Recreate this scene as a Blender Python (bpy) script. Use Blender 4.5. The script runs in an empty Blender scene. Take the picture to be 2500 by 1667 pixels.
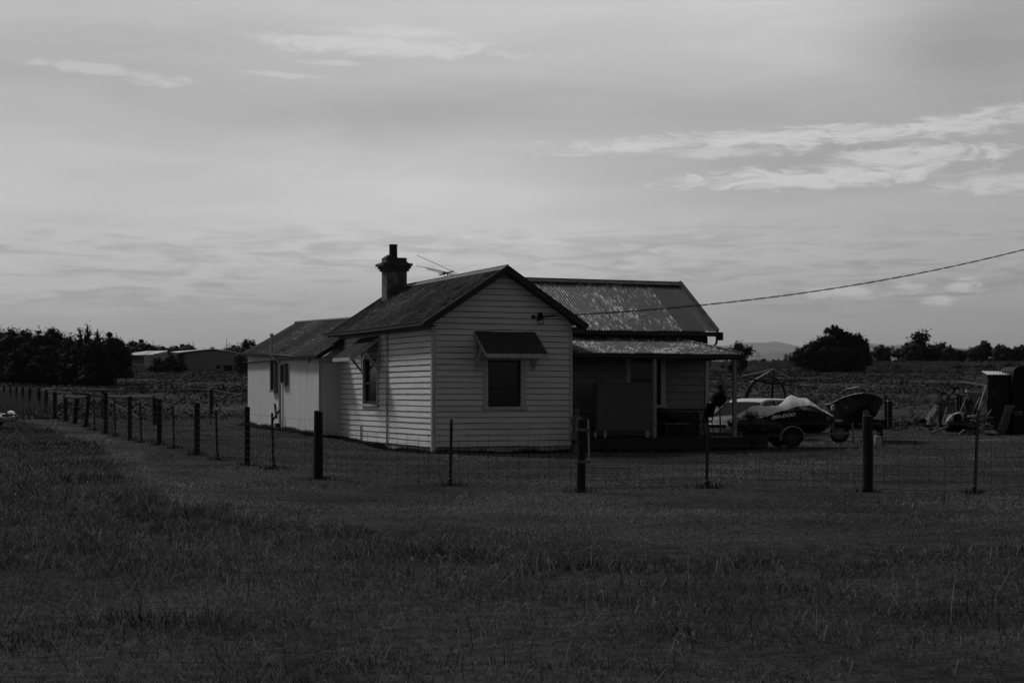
import bpy, math, random
import numpy as np
from mathutils import Vector, Matrix
random.seed(7); rng = np.random.default_rng(11)
R = math.radians
scene = bpy.context.scene
COL = scene.collection

# ------------------------------------------------------------------ camera
FOC, CAMZ = 4000.0, 1.45          # focal length in photo pixels (2500 wide), eye height
HOR = 960.0                       # photo row of the true horizon
cam = bpy.data.objects.new('camera', bpy.data.cameras.new('camera')); COL.objects.link(cam)
cam.location = (0, 0, CAMZ); cam.rotation_euler = (R(90), 0, 0)
cam.data.sensor_width = 36; cam.data.lens = 36*FOC/2500
cam.data.shift_y = (HOR-833.5)/2500
cam.data.clip_start = .1; cam.data.clip_end = 90000
scene.camera = cam
scene.view_settings.view_transform = 'Standard'; scene.view_settings.look = 'None'
scene.view_settings.exposure = 0.0; scene.view_settings.gamma = 1

# ------------------------------------------------------------------ sun
SUN_TO = Vector((-.62, .47, .74)).normalized()       # direction towards the sun: ahead, left, high
sl = bpy.data.lights.new('sun', 'SUN'); sl.energy = 1.5; sl.angle = R(10); sl.color = (1, 1, 1)
sun = bpy.data.objects.new('sun', sl); COL.objects.link(sun)
sun.rotation_euler = SUN_TO.to_track_quat('Z', 'Y').to_euler()

# ------------------------------------------------------------------ world
world = bpy.data.worlds.new('World'); scene.world = world; world.use_nodes = True
NT = world.node_tree; NT.nodes.clear()
class G:
    """tiny maths-on-nodes helper"""
    def __init__(s, nt): s.nt = nt
    def n(s, t, **k):
        o = s.nt.nodes.new(t)
        for a, b in k.items(): setattr(o, a, b)
        return o
    def put(s, sock, v):
        if isinstance(v, (int, float)): sock.default_value = v
        elif isinstance(v, tuple): sock.default_value = v
        else: s.nt.links.new(v, sock)
    def m(s, op, a, b=0.0, c=0.0, clamp=False):
        o = s.n('ShaderNodeMath', operation=op, use_clamp=clamp)
        s.put(o.inputs[0], a); s.put(o.inputs[1], b); s.put(o.inputs[2], c)
        return o.outputs[0]
    def mr(s, v, a, b, c, d, smooth=True):
        o = s.n('ShaderNodeMapRange', interpolation_type='SMOOTHSTEP' if smooth else 'LINEAR')
        for i, x in enumerate((v, a, b, c, d)): s.put(o.inputs[i], x)
        return o.outputs[0]
    def xyz(s, x, y, z):
        o = s.n('ShaderNodeCombineXYZ'); s.put(o.inputs[0], x); s.put(o.inputs[1], y); s.put(o.inputs[2], z)
        return o.outputs[0]
    def sep(s, v):
        o = s.n('ShaderNodeSeparateXYZ'); s.put(o.inputs[0], v); return o.outputs
    def noise(s, vec, sc, det=4, rough=.55, dist=0.0):
        o = s.n('ShaderNodeTexNoise'); s.put(o.inputs['Vector'], vec)
        o.inputs['Scale'].default_value = sc; o.inputs['Detail'].default_value = det
        o.inputs['Roughness'].default_value = rough; o.inputs['Distortion'].default_value = dist
        return o.outputs[0]
    def ramp(s, v, pts):
        o = s.n('ShaderNodeValToRGB'); e = o.color_ramp.elements
        e[0].position, e[0].color = pts[0][0], (pts[0][1],)*3+(1,)
        e[1].position, e[1].color = pts[-1][0], (pts[-1][1],)*3+(1,)
        for p, c in pts[1:-1]: x = e.new(p); x.color = (c,)*3+(1,)
        s.put(o.inputs[0], v); return o.outputs[0]
    def map(s, v, sc, loc=(0, 0, 0)):
        o = s.n('ShaderNodeMapping'); s.put(o.inputs[0], v)
        o.inputs['Scale'].default_value = sc; o.inputs['Location'].default_value = loc
        return o.outputs[0]
def build_sky():
    g = G(NT)
    tc = g.n('ShaderNodeTexCoord')
    x, y, z = g.sep(tc.outputs['Generated'])
    az = g.m('ARCTAN2', x, y); el = g.m('ARCSINE', z)
    p = g.xyz(az, el, 0)
    w1 = g.noise(g.map(p, (3.2, 11, 1)), 1.0, 3, .5, .3)
    w2 = g.noise(g.map(p, (7, 42, 1), (3, 1, 0)), 1.0, 5, .6, .5)
    w3 = g.noise(g.map(p, (22, 150, 1), (1, 7, 0)), 1.0, 6, .62, .8)
    elw = g.m('ADD', el, g.m('MULTIPLY', g.m('SUBTRACT', w1, .5), .028))
    t = g.m('MULTIPLY', elw, 2.0); top = [(.56, .38), (.8, .22), (1.0, .13)]
    def lay(p):      # cloud sheet brightness against height, given as display values
        return g.ramp(t, [((960-v)/2000, ((q/255+.055)/1.055)**2.4) for v, q in p]+top)
    L1 = lay([(960, 155), (860, 157), (780, 163), (700, 181), (600, 187), (500, 190), (400, 185), (300, 175), (220, 166), (130, 170), (40, 180)])
    L2 = lay([(960, 156), (860, 158), (740, 172), (650, 191), (550, 200), (450, 196), (350, 180), (285, 162), (220, 172), (130, 184), (40, 190)])
    L3 = lay([(960, 155), (860, 157), (750, 161), (650, 176), (550, 179), (450, 163), (390, 160), (310, 166), (250, 174), (130, 186), (40, 190)])
    L4 = lay([(960, 151), (860, 153), (750, 156), (600, 170), (500, 166), (430, 158), (340, 160), (240, 156), (150, 150), (80, 156), (20, 164)])
    azw = g.m('ADD', az, g.m('MULTIPLY', g.m('SUBTRACT', w1, .5), .12))
    def mixv(a, b, f): return g.m('ADD', g.m('MULTIPLY', a, g.m('SUBTRACT', 1.0, f)), g.m('MULTIPLY', b, f))
    base = mixv(L1, L2, g.mr(azw, -.26, -.06, 0, 1)); base = mixv(base, L3, g.mr(azw, -.02, .16, 0, 1)); base = mixv(base, L4, g.mr(azw, .16, .28, 0, 1))
    # broad cloud modulation and the darker corners of the sheet
    base = g.m('MULTIPLY', base, g.mr(w2, .25, .75, .94, 1.06))
    # thin grey streaks low over the horizon
    band = g.m('MULTIPLY', g.mr(el, .035, .06, 0, 1), g.mr(el, .085, .112, 1, 0))
    st = g.mr(g.m('ADD', g.m('MULTIPLY', w3, .6), g.m('MULTIPLY', w2, .4)), .44, .62, 1.06, .76)
    base = g.m('MULTIPLY', base, g.m('ADD', 1.0, g.m('MULTIPLY', band, g.m('SUBTRACT', st, 1.0))))
    # cirrus: separate bright strands  (az0, el0, half width, half height, tilt, strength)
    edge = g.noise(g.map(p, (30, 130, 1), (5, 2, 0)), 1.0, 6, .65, 1.2)
    edge = g.m('MULTIPLY', g.m('SUBTRACT', edge, .5), 5.5)
    S = [(.165, .1530, .135, .0052, .020, .72), (.085, .1495, .06, .0038, .06, .60), (.135, .1450, .055, .0036, -.01, .50), (.28, .158, .06, .007, .10, .60),
         (.18, .1290, .085, .0070, .02, .74), (.245, .1395, .06, .007, .05, .66), (.135, .1275, .045, .0045, -.02, .55), (.29, .1215, .035, .006, .0, .55),
         (-.080, .2075, .090, .0055, -.035, .50), (-.075, .217, .045, .0035, -.02, .36), (-.245, .1890, .045, .0032, -.06, .34), (-.215, .185, .022, .0035, -.02, .5),
         (-.115, .198, .02, .0022, -.04, .40), (-.135, .1895, .03, .0018, -.05, .35),
         (.270, .0635, .014, .0055, .0, .70), (.254, .0550, .010, .0032, .0, .66), (.208, .061, .020, .0045, .0, .55), (.238, .0625, .012, .004, 0, .5), (.185, .0600, .010, .003, 0, .45)]
    tot = None
    for a0, e0, w, h, t, k in S:
        da = g.m('SUBTRACT', az, a0)
        u = g.m('DIVIDE', da, w)
        v = g.m('DIVIDE', g.m('SUBTRACT', g.m('SUBTRACT', el, e0), g.m('MULTIPLY', da, t)), h)
        d = g.m('ADD', g.m('MULTIPLY', u, u), g.m('MULTIPLY', v, v))
        mk = g.m('MULTIPLY', g.mr(g.m('ADD', d, edge), 1.4, -.1, 0, 1), k)
        tot = mk if tot is None else g.m('MAXIMUM', tot, mk)
    base = g.m('MULTIPLY', base, g.mr(el, .0, .10, 1.34, 1.20))
    # blend towards cloud white where a strand covers the sheet
    col = g.m('ADD', g.m('MULTIPLY', base, g.m('SUBTRACT', 1.0, tot)), g.m('MULTIPLY', tot, .76))
    # the sky is brightest towards the veiled sun; dimmer clear sky behind (Nishita, desaturated)
    sky = g.n('ShaderNodeTexSky', sky_type='NISHITA', sun_disc=False)
    sky.sun_elevation = math.asin(SUN_TO.z); sky.sun_rotation = math.atan2(SUN_TO.x, SUN_TO.y)
    bw = g.n('ShaderNodeRGBToBW'); NT.links.new(sky.outputs[0], bw.inputs[0])
    clear = g.m('MULTIPLY', bw.outputs[0], SKY_K)
    front = g.m('MULTIPLY', g.mr(g.m('ABSOLUTE', az), .5, 1.3, 1, 0), g.mr(el, .28, .6, 1, 0))
    col = g.m('ADD', g.m('MULTIPLY', col, front), g.m('MULTIPLY', clear, g.m('SUBTRACT', 1.0, front)))
    bg = g.n('ShaderNodeBackground'); out = g.n('ShaderNodeOutputWorld')
    cb = g.n('ShaderNodeCombineColor')
    for i in range(3): NT.links.new(col, cb.inputs[i])
    NT.links.new(cb.outputs[0], bg.inputs[0]); bg.inputs[1].default_value = 1.0
    NT.links.new(bg.outputs[0], out.inputs[0])
SKY_K = 0.045
HAZE, HAZE_C = 2.6e-5, .93
build_sky()

# ------------------------------------------------------------------ terrain shape
LY = [0, 27, 39, 47, 53, 60, 75, 100, 200, 300, 400, 1000, 60000]
LZ = [0, 0, .19, .31, .40, .43, .58, .95, 3.3, 5.55, 6.2, 6.5, 6.5]
RY = [0, 60, 75, 100, 200, 280, 302, 328, 345, 400, 60000]
RZ = [0, 0, .25, .85, 3.15, 5.05, 5.5, 7.4, 7.5, 7.3, 7.0]
BX = [-22, -15, -9.7, -6, -3.85, -2.5, -1.04, -.19, .88, 2.7, 4.9, 8, 14]     # edge between mown and rough grass
BY = [70, 52, 38.7, 26, 20, 18.1, 16.6, 15.3, 14.15, 14.5, 15.7, 17, 18]
def edgeY(X): return np.interp(X, BX, BY)
def g(X, Y):
    X = np.asarray(X, float); Y = np.asarray(Y, float)
    w = np.clip((-X-3)/3, 0, 1); w = np.where(Y > 90, np.clip((-X+Y*.0)/(Y*.05+1), 0, 1), w)
    z = w*np.interp(Y, LY, LZ)+(1-w)*np.interp(Y, RY, RZ)
    near = np.clip((60-Y)/20, 0, 1)*np.clip(Y/6, 0, 1)
    z = z+near*(.012*np.sin(X*1.3+Y*.6)+.010*np.sin(X*.7-Y*1.1+2)+.006*np.sin(X*3.1+Y*2.3))
    d = Y-edgeY(X)                                        # shallow spoon drain along the edge of the rough grass
    z = z-(.04+.06*np.clip(X+2, 0, 1))*np.exp(-((d+.2)/.55)**2)*np.clip((40-Y)/10, 0, 1)+.03*np.exp(-((d-1.2)/.9)**2)*np.clip((40-Y)/10, 0, 1)
    return z
def W(u, v, d): return Vector(((u-1250)/FOC*d, d, CAMZ+(HOR-v)/FOC*d))
def gp(u, v):
    a = (u-1250)/FOC; b = (HOR-v)/FOC; lo = None; Y = 5.0
    while Y < 900:
        if CAMZ+b*Y <= float(g(a*Y, Y)): break
        Y *= 1.004
    return Vector((a*Y, Y, float(g(a*Y, Y))))
def gd(u, d):
    X = (u-1250)/FOC*d
    return Vector((X, d, float(g(X, d))))

# ------------------------------------------------------------------ materials (black-and-white photograph: neutral greys)
def mat(name, base=.3, rough=.8, var=.25, scale=6.0, stretch=(1, 1, 1), bump=.0, bscale=40, metal=0.0, spec=.3, flecks=None, streak=None, spots=None, nr=(.25, .75)):
    m = bpy.data.materials.new(name); m.use_nodes = True; nt = m.node_tree; q = G(nt)
    b = nt.nodes['Principled BSDF']; tc = q.n('ShaderNodeTexCoord'); oc = tc.outputs['Object']
    n1 = q.noise(q.map(oc, stretch), scale, 6, .6, .3)
    c = q.mr(n1, nr[0], nr[1], base*(1-var), base*(1+var), False)
    if streak:       # (scale vec, lo, amount) : weather streaks
        n2 = q.noise(q.map(oc, streak[0]), 1.0, 4, .6, .2)
        c = q.m('MULTIPLY', c, q.mr(n2, streak[1], streak[1]+.18, streak[2], 1.0))
    if spots:
        n4 = q.noise(q.map(oc, (1, 1, 1), (3, 3, 3)), spots[0], 5, .7, .2)
        c = q.m('MULTIPLY', c, q.mr(n4, spots[1], spots[1]+.08, 1.0, spots[2]))
    if flecks:       # (stretch, threshold, value, patch scale)
        n3 = q.noise(q.map(oc, flecks[0]), 1.0, 3, .65, .15)
        pt = q.noise(q.map(oc, (1, 1, 1), (9, 4, 2)), flecks[3], 2, .5)
        thr = q.m('ADD', n3, q.m('MULTIPLY', q.m('SUBTRACT', pt, .5), .42))
        k = q.mr(thr, flecks[1], flecks[1]+.045, 0, 1)
        c = q.m('ADD', q.m('MULTIPLY', c, q.m('SUBTRACT', 1, k)), q.m('MULTIPLY', k, flecks[2]))
    cb = q.n('ShaderNodeCombineColor')
    for i in range(3): nt.links.new(c, cb.inputs[i])
    nt.links.new(cb.outputs[0], b.inputs['Base Color'])
    b.inputs['Roughness'].default_value = rough; b.inputs['Metallic'].default_value = metal
    b.inputs['Specular IOR Level'].default_value = spec
    if bump:
        bp = q.n('ShaderNodeBump'); bp.inputs['Strength'].default_value = bump; bp.inputs['Distance'].default_value = .02
        nt.links.new(q.noise(q.map(oc, stretch), bscale, 5, .6), bp.inputs['Height']); nt.links.new(bp.outputs[0], b.inputs['Normal'])
    return m
M = {}
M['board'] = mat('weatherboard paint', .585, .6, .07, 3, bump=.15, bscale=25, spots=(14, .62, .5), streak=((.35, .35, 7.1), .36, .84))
M['lap_gap'] = mat('grime and painted shade in laps', .10, .9, .3, 9)  # grime, plus the shadow line under each lap put into the colour
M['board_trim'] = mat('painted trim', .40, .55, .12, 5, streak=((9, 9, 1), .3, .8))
M['board_shade'] = mat('board paint darkened for shade', .20, .7, .12, 4, streak=((2, 2, 8), .32, .7))  # shaded copy of the board paint: verandah shade put into the colour
M['sheet'] = mat('fibre cement sheet', .56, .7, .06, 2, streak=((6, 6, .5), .34, .86))
M['plinth'] = mat('plinth boards', .30, .85, .3, 6, streak=((8, 8, 1), .4, .55))
M['roof_main'] = mat('lichened iron', .033, .85, .85, 5.5, (.8, 1.8, .8), nr=(.38, .62), bump=.9, bscale=9, flecks=((5, 18, 5), .55, .125, 1.0), spots=(7, .56, .40), spec=.15)
M['roof_side'] = mat('pale flecked iron', .075, .55, .25, 2.5, (1.5, .5, .8), bump=.15, flecks=((30, 3.6, 5.0), .566, .68, 1.3), streak=((5, .35, .5), .36, .65), spec=.4)
M['roof_dark'] = mat('dark iron sheet', .045, .5, .45, 7, (3, .5, .6), nr=(.35, .65), flecks=((18, 3.5, 5), .70, .35, 1.2))
M['roof_verandah'] = mat('scaled verandah iron', .062, .55, .4, 5, (3, 1, 1), flecks=((26, 8, 8), .55, .55, 1.3), bump=.3, bscale=20)
M['roof_wing'] = mat('wing iron', .030, .8, .35, 3, (.6, 1.4, .6), flecks=((8, 30, 8), .63, .42, .40), bump=.3, spec=.15)
M['hood_iron'] = mat('window hood iron', .05, .8, .4, 6, flecks=((20, 20, 20), .68, .2, 2.0))
M['ridge'] = mat('ridge iron', .10, .55, .3, 3, streak=((6, 6, 6), .35, .6))
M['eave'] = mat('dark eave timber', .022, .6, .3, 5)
M['gutter'] = mat('dark gutter', .03, .45, .2, 4)
M['brick'] = mat('rendered brick', .12, .9, .5, 5, bump=.8, bscale=14, nr=(.34, .66), streak=((4, 4, 2), .4, .5))
M['cap_dark'] = mat('sooty chimney cap', .055, .9, .5, 7, bump=.6, bscale=14)
M['pot'] = mat('sooty chimney pot', .03, .9, .3, 9)
M['brick_pale'] = mat('pale rendered brick', .07, .9, .4, 5, bump=.5, bscale=14)
M['void'] = mat('dark interior', .01, .9, .1)
M['glass'] = mat('window glass', .006, .12, .1, spec=.25)
M['frame_worn'] = mat('worn window frame', .14, .7, .2, 8)
M['sash'] = mat('dark sash', .02, .6, .1)
M['post'] = mat('treated fence timber', .012, .85, .35, 8, (4, 4, .5), bump=.4)
M['picket'] = mat('rusty steel', .018, .7, .4, 14)
M['wire'] = mat('galvanised wire', .012, .7, .2, 9)
M['wire_pale'] = mat('white electric tape', .35, .5, .1)
M['pipe_pale'] = mat('metal tube paled for sunlit look', .35, .4, .15, 7)
M['pipe'] = mat('dull steel tube', .09, .45, .3, 7, metal=.3)
M['bark'] = mat('tree bark', .03, .95, .3, 3)
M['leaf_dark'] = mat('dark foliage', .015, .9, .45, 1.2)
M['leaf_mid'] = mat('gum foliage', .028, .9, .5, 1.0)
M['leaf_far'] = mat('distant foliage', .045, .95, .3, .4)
M['leaf_pot'] = mat('glossy leaves', .035, .4, .4, 20)
M['white_car'] = mat('white car paint', .8, .25, .02, spec=.6)
M['shaded_car'] = mat('car paint darkened for shade', .16, .28, .03, spec=.5)  # darker than the roof: the body's shade is put into the paint
M['dark_car'] = mat('grey car paint', .30, .3, .03, metal=.7, spec=.6)
M['black'] = mat('black gloss', .006, .5, .1, spec=.12)
M['rubber'] = mat('tyre rubber', .012, .9, .2)
M['alloy'] = mat('dull alloy', .09, .5, .2, spec=.5)
M['rim_dark'] = mat('rusty dark rim', .03, .7, .3, 20)
M['post_paint'] = mat('worn post paint', .20, .6, .2, 6)
M['chrome'] = mat('bright lamp', .8, .15, .05, spec=.8)
M['cover'] = mat('pale cloth cover', .80, .75, .05, 5, bump=.2, bscale=6)
M['decal'] = mat('white lettering', .85, .5, .02)
M['ali'] = mat('dark painted aluminium', .009, .55, .4, 5, streak=((5, 5, 1), .35, .55), spec=.1)
M['ali_rim'] = mat('bare aluminium rim', .22, .4, .2, spec=.5)
M['timber_old'] = mat('weathered planks', .15, .9, .35, 7, (6, 6, .6), streak=((9, 9, 1.2), .4, .5))
M['timber_dark'] = mat('dark old timber', .028, .9, .4, 7)
M['white_old'] = mat('chipped white enamel', .45, .5, .15, 8, spots=(12, .6, .5))
M['zinc'] = mat('bright zinc sheet', .55, .4, .08, 6)
M['gas'] = mat('gas bottle paint', .32, .4, .1)
M['stone'] = mat('weathered stone', .10, .95, .3, 20)
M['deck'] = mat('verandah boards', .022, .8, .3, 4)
M['panel_pale'] = mat('dusty pale panel', .09, .7, .10, 3)
M['wall_far'] = mat('factory cladding', .17, .6, .05, 2)
M['wall_far_pale'] = mat('pale factory cladding', .30, .6, .05, 2)
M['roof_far'] = mat('bright factory roof', .80, .35, .04, 2)
M['stake'] = mat('pale stake', .18, .8, .15, 5)
M['path'] = mat('worn gravel strip', .13, .95, .2, 3, (.3, 3, 1))
M['hill_far'] = mat('far hills', .14, 1, .2, .0004)

def ground_mat():
    m = bpy.data.materials.new('grassland'); m.use_nodes = True; nt = m.node_tree; q = G(nt); b = nt.nodes['Principled BSDF']
    tc = q.n('ShaderNodeTexCoord'); oc = tc.outputs['Object']; x, y, z = q.sep(oc)
    n1 = q.noise(oc, .35, 6, .6, .4); n2 = q.noise(oc, 7, 6, .7); n3 = q.noise(q.map(oc, (.12, 1.4, 1)), 1.0, 6, .65, .4)
    n5 = q.noise(q.map(oc, (.03, .25, 1)), 1.0, 5, .6, .3)
    lawn = q.m('MULTIPLY', q.mr(n1, .35, .65, .034, .064), q.mr(n2, .35, .65, .65, 1.35))
    rows = q.m('MULTIPLY', q.mr(n3, .3, .7, .040, .085), q.mr(n5, .3, .7, .75, 1.25))
    rows = q.m('MULTIPLY', rows, q.mr(q.noise(q.map(oc, (.8, .35, 1)), 1.0, 5, .7), .3, .7, .7, 1.3))
    c = q.m('ADD', q.m('MULTIPLY', lawn, q.mr(y, 60, 72, 1, 0)), q.m('MULTIPLY', rows, q.mr(y, 60, 72, 0, 1)))
    cb = q.n('ShaderNodeCombineColor')
    for i in range(3): nt.links.new(c, cb.inputs[i])
    nt.links.new(cb.outputs[0], b.inputs['Base Color']); b.inputs['Roughness'].default_value = 1; b.inputs['Specular IOR Level'].default_value = 0.02
    bp = q.n('ShaderNodeBump'); bp.inputs['Strength'].default_value = .8; bp.inputs['Distance'].default_value = .12
    nt.links.new(q.m('ADD', n3, q.m('MULTIPLY', n2, .3)), bp.inputs['Height']); nt.links.new(bp.outputs[0], b.inputs['Normal'])
    return m
M['ground'] = ground_mat()
def grass_mat():
    m = bpy.data.materials.new('grass blades'); m.use_nodes = True; nt = m.node_tree; nt.nodes.clear(); q = G(nt)
    at = q.n('ShaderNodeAttribute', attribute_name='shade'); o = q.n('ShaderNodeOutputMaterial')
    cb = q.n('ShaderNodeCombineColor')
    for i in range(3): nt.links.new(at.outputs['Fac'], cb.inputs[i])
    d = q.n('ShaderNodeBsdfDiffuse'); t = q.n('ShaderNodeBsdfTranslucent'); mx = q.n('ShaderNodeMixShader'); mx.inputs[0].default_value = .3
    nt.links.new(cb.outputs[0], d.inputs[0]); nt.links.new(cb.outputs[0], t.inputs[0])
    nt.links.new(d.outputs[0], mx.inputs[1]); nt.links.new(t.outputs[0], mx.inputs[2]); nt.links.new(mx.outputs[0], o.inputs[0])
    return m
M['grass'] = grass_mat()

# ------------------------------------------------------------------ mesh helpers
class MB:
    def __init__(s): s.v = []; s.f = []; s.sm = False; s.mi = {}
    def add(s, vs, fs):
        b = len(s.v); s.v += [tuple(p) for p in vs]; s.f += [tuple(b+i for i in f) for f in fs]; return s
    def box(s, x0, x1, y0, y1, z0, z1):
        return s.add([(x0, y0, z0), (x1, y0, z0), (x1, y1, z0), (x0, y1, z0), (x0, y0, z1), (x1, y0, z1), (x1, y1, z1), (x0, y1, z1)],
              [(3, 2, 1, 0), (4, 5, 6, 7), (0, 1, 5, 4), (1, 2, 6, 5), (2, 3, 7, 6), (3, 0, 4, 7)])
    def bar(s, p, q, w, h=None, up=(0, 0, 1), taper=1.0):
        p = Vector(p); q = Vector(q); h = h or w; t = (q-p).normalized(); up = Vector(up)
        if abs(t.dot(up)) > .95: up = Vector((0, 1, 0))
        a = t.cross(up).normalized(); b = a.cross(t).normalized(); vs = []
        for c, k in ((p, 1), (q, taper)):
            for i, j in ((-1, -1), (1, -1), (1, 1), (-1, 1)): vs.append(c+a*(i*w/2*k)+b*(j*h/2*k))
        return s.add(vs, [(3, 2, 1, 0), (4, 5, 6, 7), (0, 1, 5, 4), (1, 2, 6, 5), (2, 3, 7, 6), (3, 0, 4, 7)])
    def tube(s, pts, r, n=8, caps=True):
        pts = [Vector(p) for p in pts]; rs = r if isinstance(r, (list, tuple)) else [r]*len(pts); vs = []
        ref = Vector((0, 0, 1)); t0 = (pts[1]-pts[0]).normalized()
        if abs(t0.dot(ref)) > .9: ref = Vector((1, 0, 0))
        for i, p in enumerate(pts):
            t = (pts[min(i+1, len(pts)-1)]-pts[max(i-1, 0)]).normalized()
            a = t.cross(ref).normalized(); b = a.cross(t)
            for k in range(n):
                an = 2*math.pi*k/n; vs.append(p+(a*math.cos(an)+b*math.sin(an))*rs[i])
        fs = [(i*n+k, i*n+(k+1) % n, (i+1)*n+(k+1) % n, (i+1)*n+k) for i in range(len(pts)-1) for k in range(n)]
        if caps: fs += [tuple(range(n))[::-1], tuple((len(pts)-1)*n+k for k in range(n))]
        s.sm = True; return s.add(vs, fs)
    def lathe(s, c, prof, n=20, axis='z'):
        c = Vector(c); vs = []
        for r, h in prof:
            for k in range(n):
                a = 2*math.pi*k/n; x, y = r*math.cos(a), r*math.sin(a)
                vs.append(c+(Vector((x, y, h)) if axis == 'z' else Vector((x, h, y)) if axis == 'y' else Vector((h, x, y))))
        fs = [(i*n+k, i*n+(k+1) % n, (i+1)*n+(k+1) % n, (i+1)*n+k) for i in range(len(prof)-1) for k in range(n)]
        fs += [tuple(range(n))[::-1], tuple((len(prof)-1)*n+k for k in range(n))]
        s.sm = True; return s.add(vs, fs)
    def loft(s, secs, closed=True, caps=True):
        n = len(secs[0]); vs = [p for q in secs for p in q]; m = n if closed else n-1
        fs = [(i*n+k, i*n+(k+1) % n, (i+1)*n+(k+1) % n, (i+1)*n+k) for i in range(len(secs)-1) for k in range(m)]
        if caps and closed: fs += [tuple(range(n))[::-1], tuple((len(secs)-1)*n+k for k in range(n))]
        return s.add(vs, fs)
    def slab(s, poly, th):
        """flat polygon of 3-D points thickened along its normal"""
        P = [Vector(p) for p in poly]; nr = (P[1]-P[0]).cross(P[2]-P[1]).normalized()*th; n = len(P)
        return s.add(P+[p+nr for p in P], [tuple(range(n))[::-1], tuple(n+i for i in range(n))]+[(i, (i+1) % n, n+(i+1) % n, n+i) for i in range(n)])
    def build(s, name, m, parent=None, world=False, origin=None, smooth=None):
        me = bpy.data.meshes.new(name); vs = s.v
        if world and parent is not None:
            inv = (Matrix.Translation(parent.location) @ parent.rotation_euler.to_matrix().to_4x4()).inverted()
            vs = [tuple(inv @ Vector(v)) for v in vs]
        if origin is not None: vs = [tuple(Vector(v)-Vector(origin)) for v in vs]
        me.from_pydata([tuple(v) for v in vs], [], s.f); me.update()
        me.materials.append(m if not isinstance(m, str) else M[m])
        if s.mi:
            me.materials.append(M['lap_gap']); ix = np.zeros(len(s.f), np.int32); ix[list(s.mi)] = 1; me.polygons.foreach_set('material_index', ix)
        if (s.sm if smooth is None else smooth):
            me.polygons.foreach_set('use_smooth', [True]*len(me.polygons))
            try: me.set_sharp_from_angle(angle=R(40))
            except Exception: pass
        o = bpy.data.objects.new(name, me); COL.objects.link(o)
        if parent is not None: o.parent = parent
        if origin is not None: o.location = origin
        return o
def tag(o, label=None, cat=None, group=None, kind=None):
    if label: o['label'] = label
    if cat: o['category'] = cat
    if group: o['group'] = group
    if kind: o['kind'] = kind
    return o
def thing(name, loc, rz, label, cat, group=None):
    o = bpy.data.objects.new(name, None); COL.objects.link(o); o.location = loc; o.rotation_euler = (0, 0, rz); o.empty_display_size = .2
    return tag(o, label, cat, group)
def copy_tree(o, parent=None):
    c = o.copy(); COL.objects.link(c)
    if parent is not None: c.parent = parent
    for ch in [k for k in o.children]: copy_tree(ch, c)
    return c
def bevel(o, w=.008, seg=2):
    b = o.modifiers.new('bevel', 'BEVEL'); b.width = w; b.segments = seg; b.limit_method = 'ANGLE'; return o

# ------------------------------------------------------------------ ground sheet
def grid_axis(lim0, lim1, fine0, fine1, step, grow=1.13):
    a = list(np.arange(fine0, fine1, step)); s = step; x = a[-1]
    while x < lim1: s *= grow; x += s; a.append(x)
    s = step; x = a[0]; pre = []
    while x > lim0: s *= grow; x -= s; pre.append(x)
    return np.array(pre[::-1]+a)
def make_ground():
    xs = grid_axis(-40000, 40000, -26, 26, .35); ys = grid_axis(-60, 45000, 4, 62, .3, 1.035)
    X, Y = np.meshgrid(xs, ys); Z = g(X, Y)
    far = np.clip((Y-62)/10, 0, 1)*np.clip((300-Y)/40, 0, 1)
    Z = Z+far*(.05*np.sin(Y*2.1+.4*np.sin(X*.1))+.10*np.sin(X*.21+1)*np.sin(Y*.13)+rng.normal(0, .03, X.shape))
    Z = Z+np.clip((Y-300)/30, 0, 1)*np.clip((380-Y)/10, 0, 1)*(.25*np.sin(X*.11)+.15*np.sin(X*.37+2)+rng.normal(0, .05, X.shape))
    nx, ny = len(xs), len(ys); me = bpy.data.meshes.new('ground')
    co = np.stack([X, Y, Z], -1).reshape(-1, 3).astype(np.float32)
    i, j = np.meshgrid(np.arange(nx-1), np.arange(ny-1)); a = (j*nx+i).ravel()
    F = np.stack([a, a+1, a+nx+1, a+nx], -1).astype(np.int32)
    me.vertices.add(len(co)); me.vertices.foreach_set('co', co.ravel())
    me.loops.add(F.size); me.loops.foreach_set('vertex_index', F.ravel())
    me.polygons.add(len(F)); me.polygons.foreach_set('loop_start', np.arange(0, F.size, 4, dtype=np.int32))
    me.polygons.foreach_set('use_smooth', np.ones(len(F), bool)); me.update(calc_edges=True)
    me.materials.append(M['ground']); o = bpy.data.objects.new('ground', me); COL.objects.link(o); tag(o, kind='structure')
make_ground()

# worn strip across the yard behind the house
mb = MB()
for k in range(24):
    xa, xb = 9.6+k*.55, 9.6+(k+1)*.55
    def pt(x, t): y = 50.6+.14*math.sin(x*1.3)-(x-10)*.02+t*(.75+.2*math.sin(x*2.1)); return (x, y, float(g(x, y))+.012)
    mb.add([pt(xa, 0), pt(xb, 0), pt(xb, 1), pt(xa, 1)], [(0, 1, 2, 3)])
tag(mb.build('path', 'path'), kind='structure')

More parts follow.
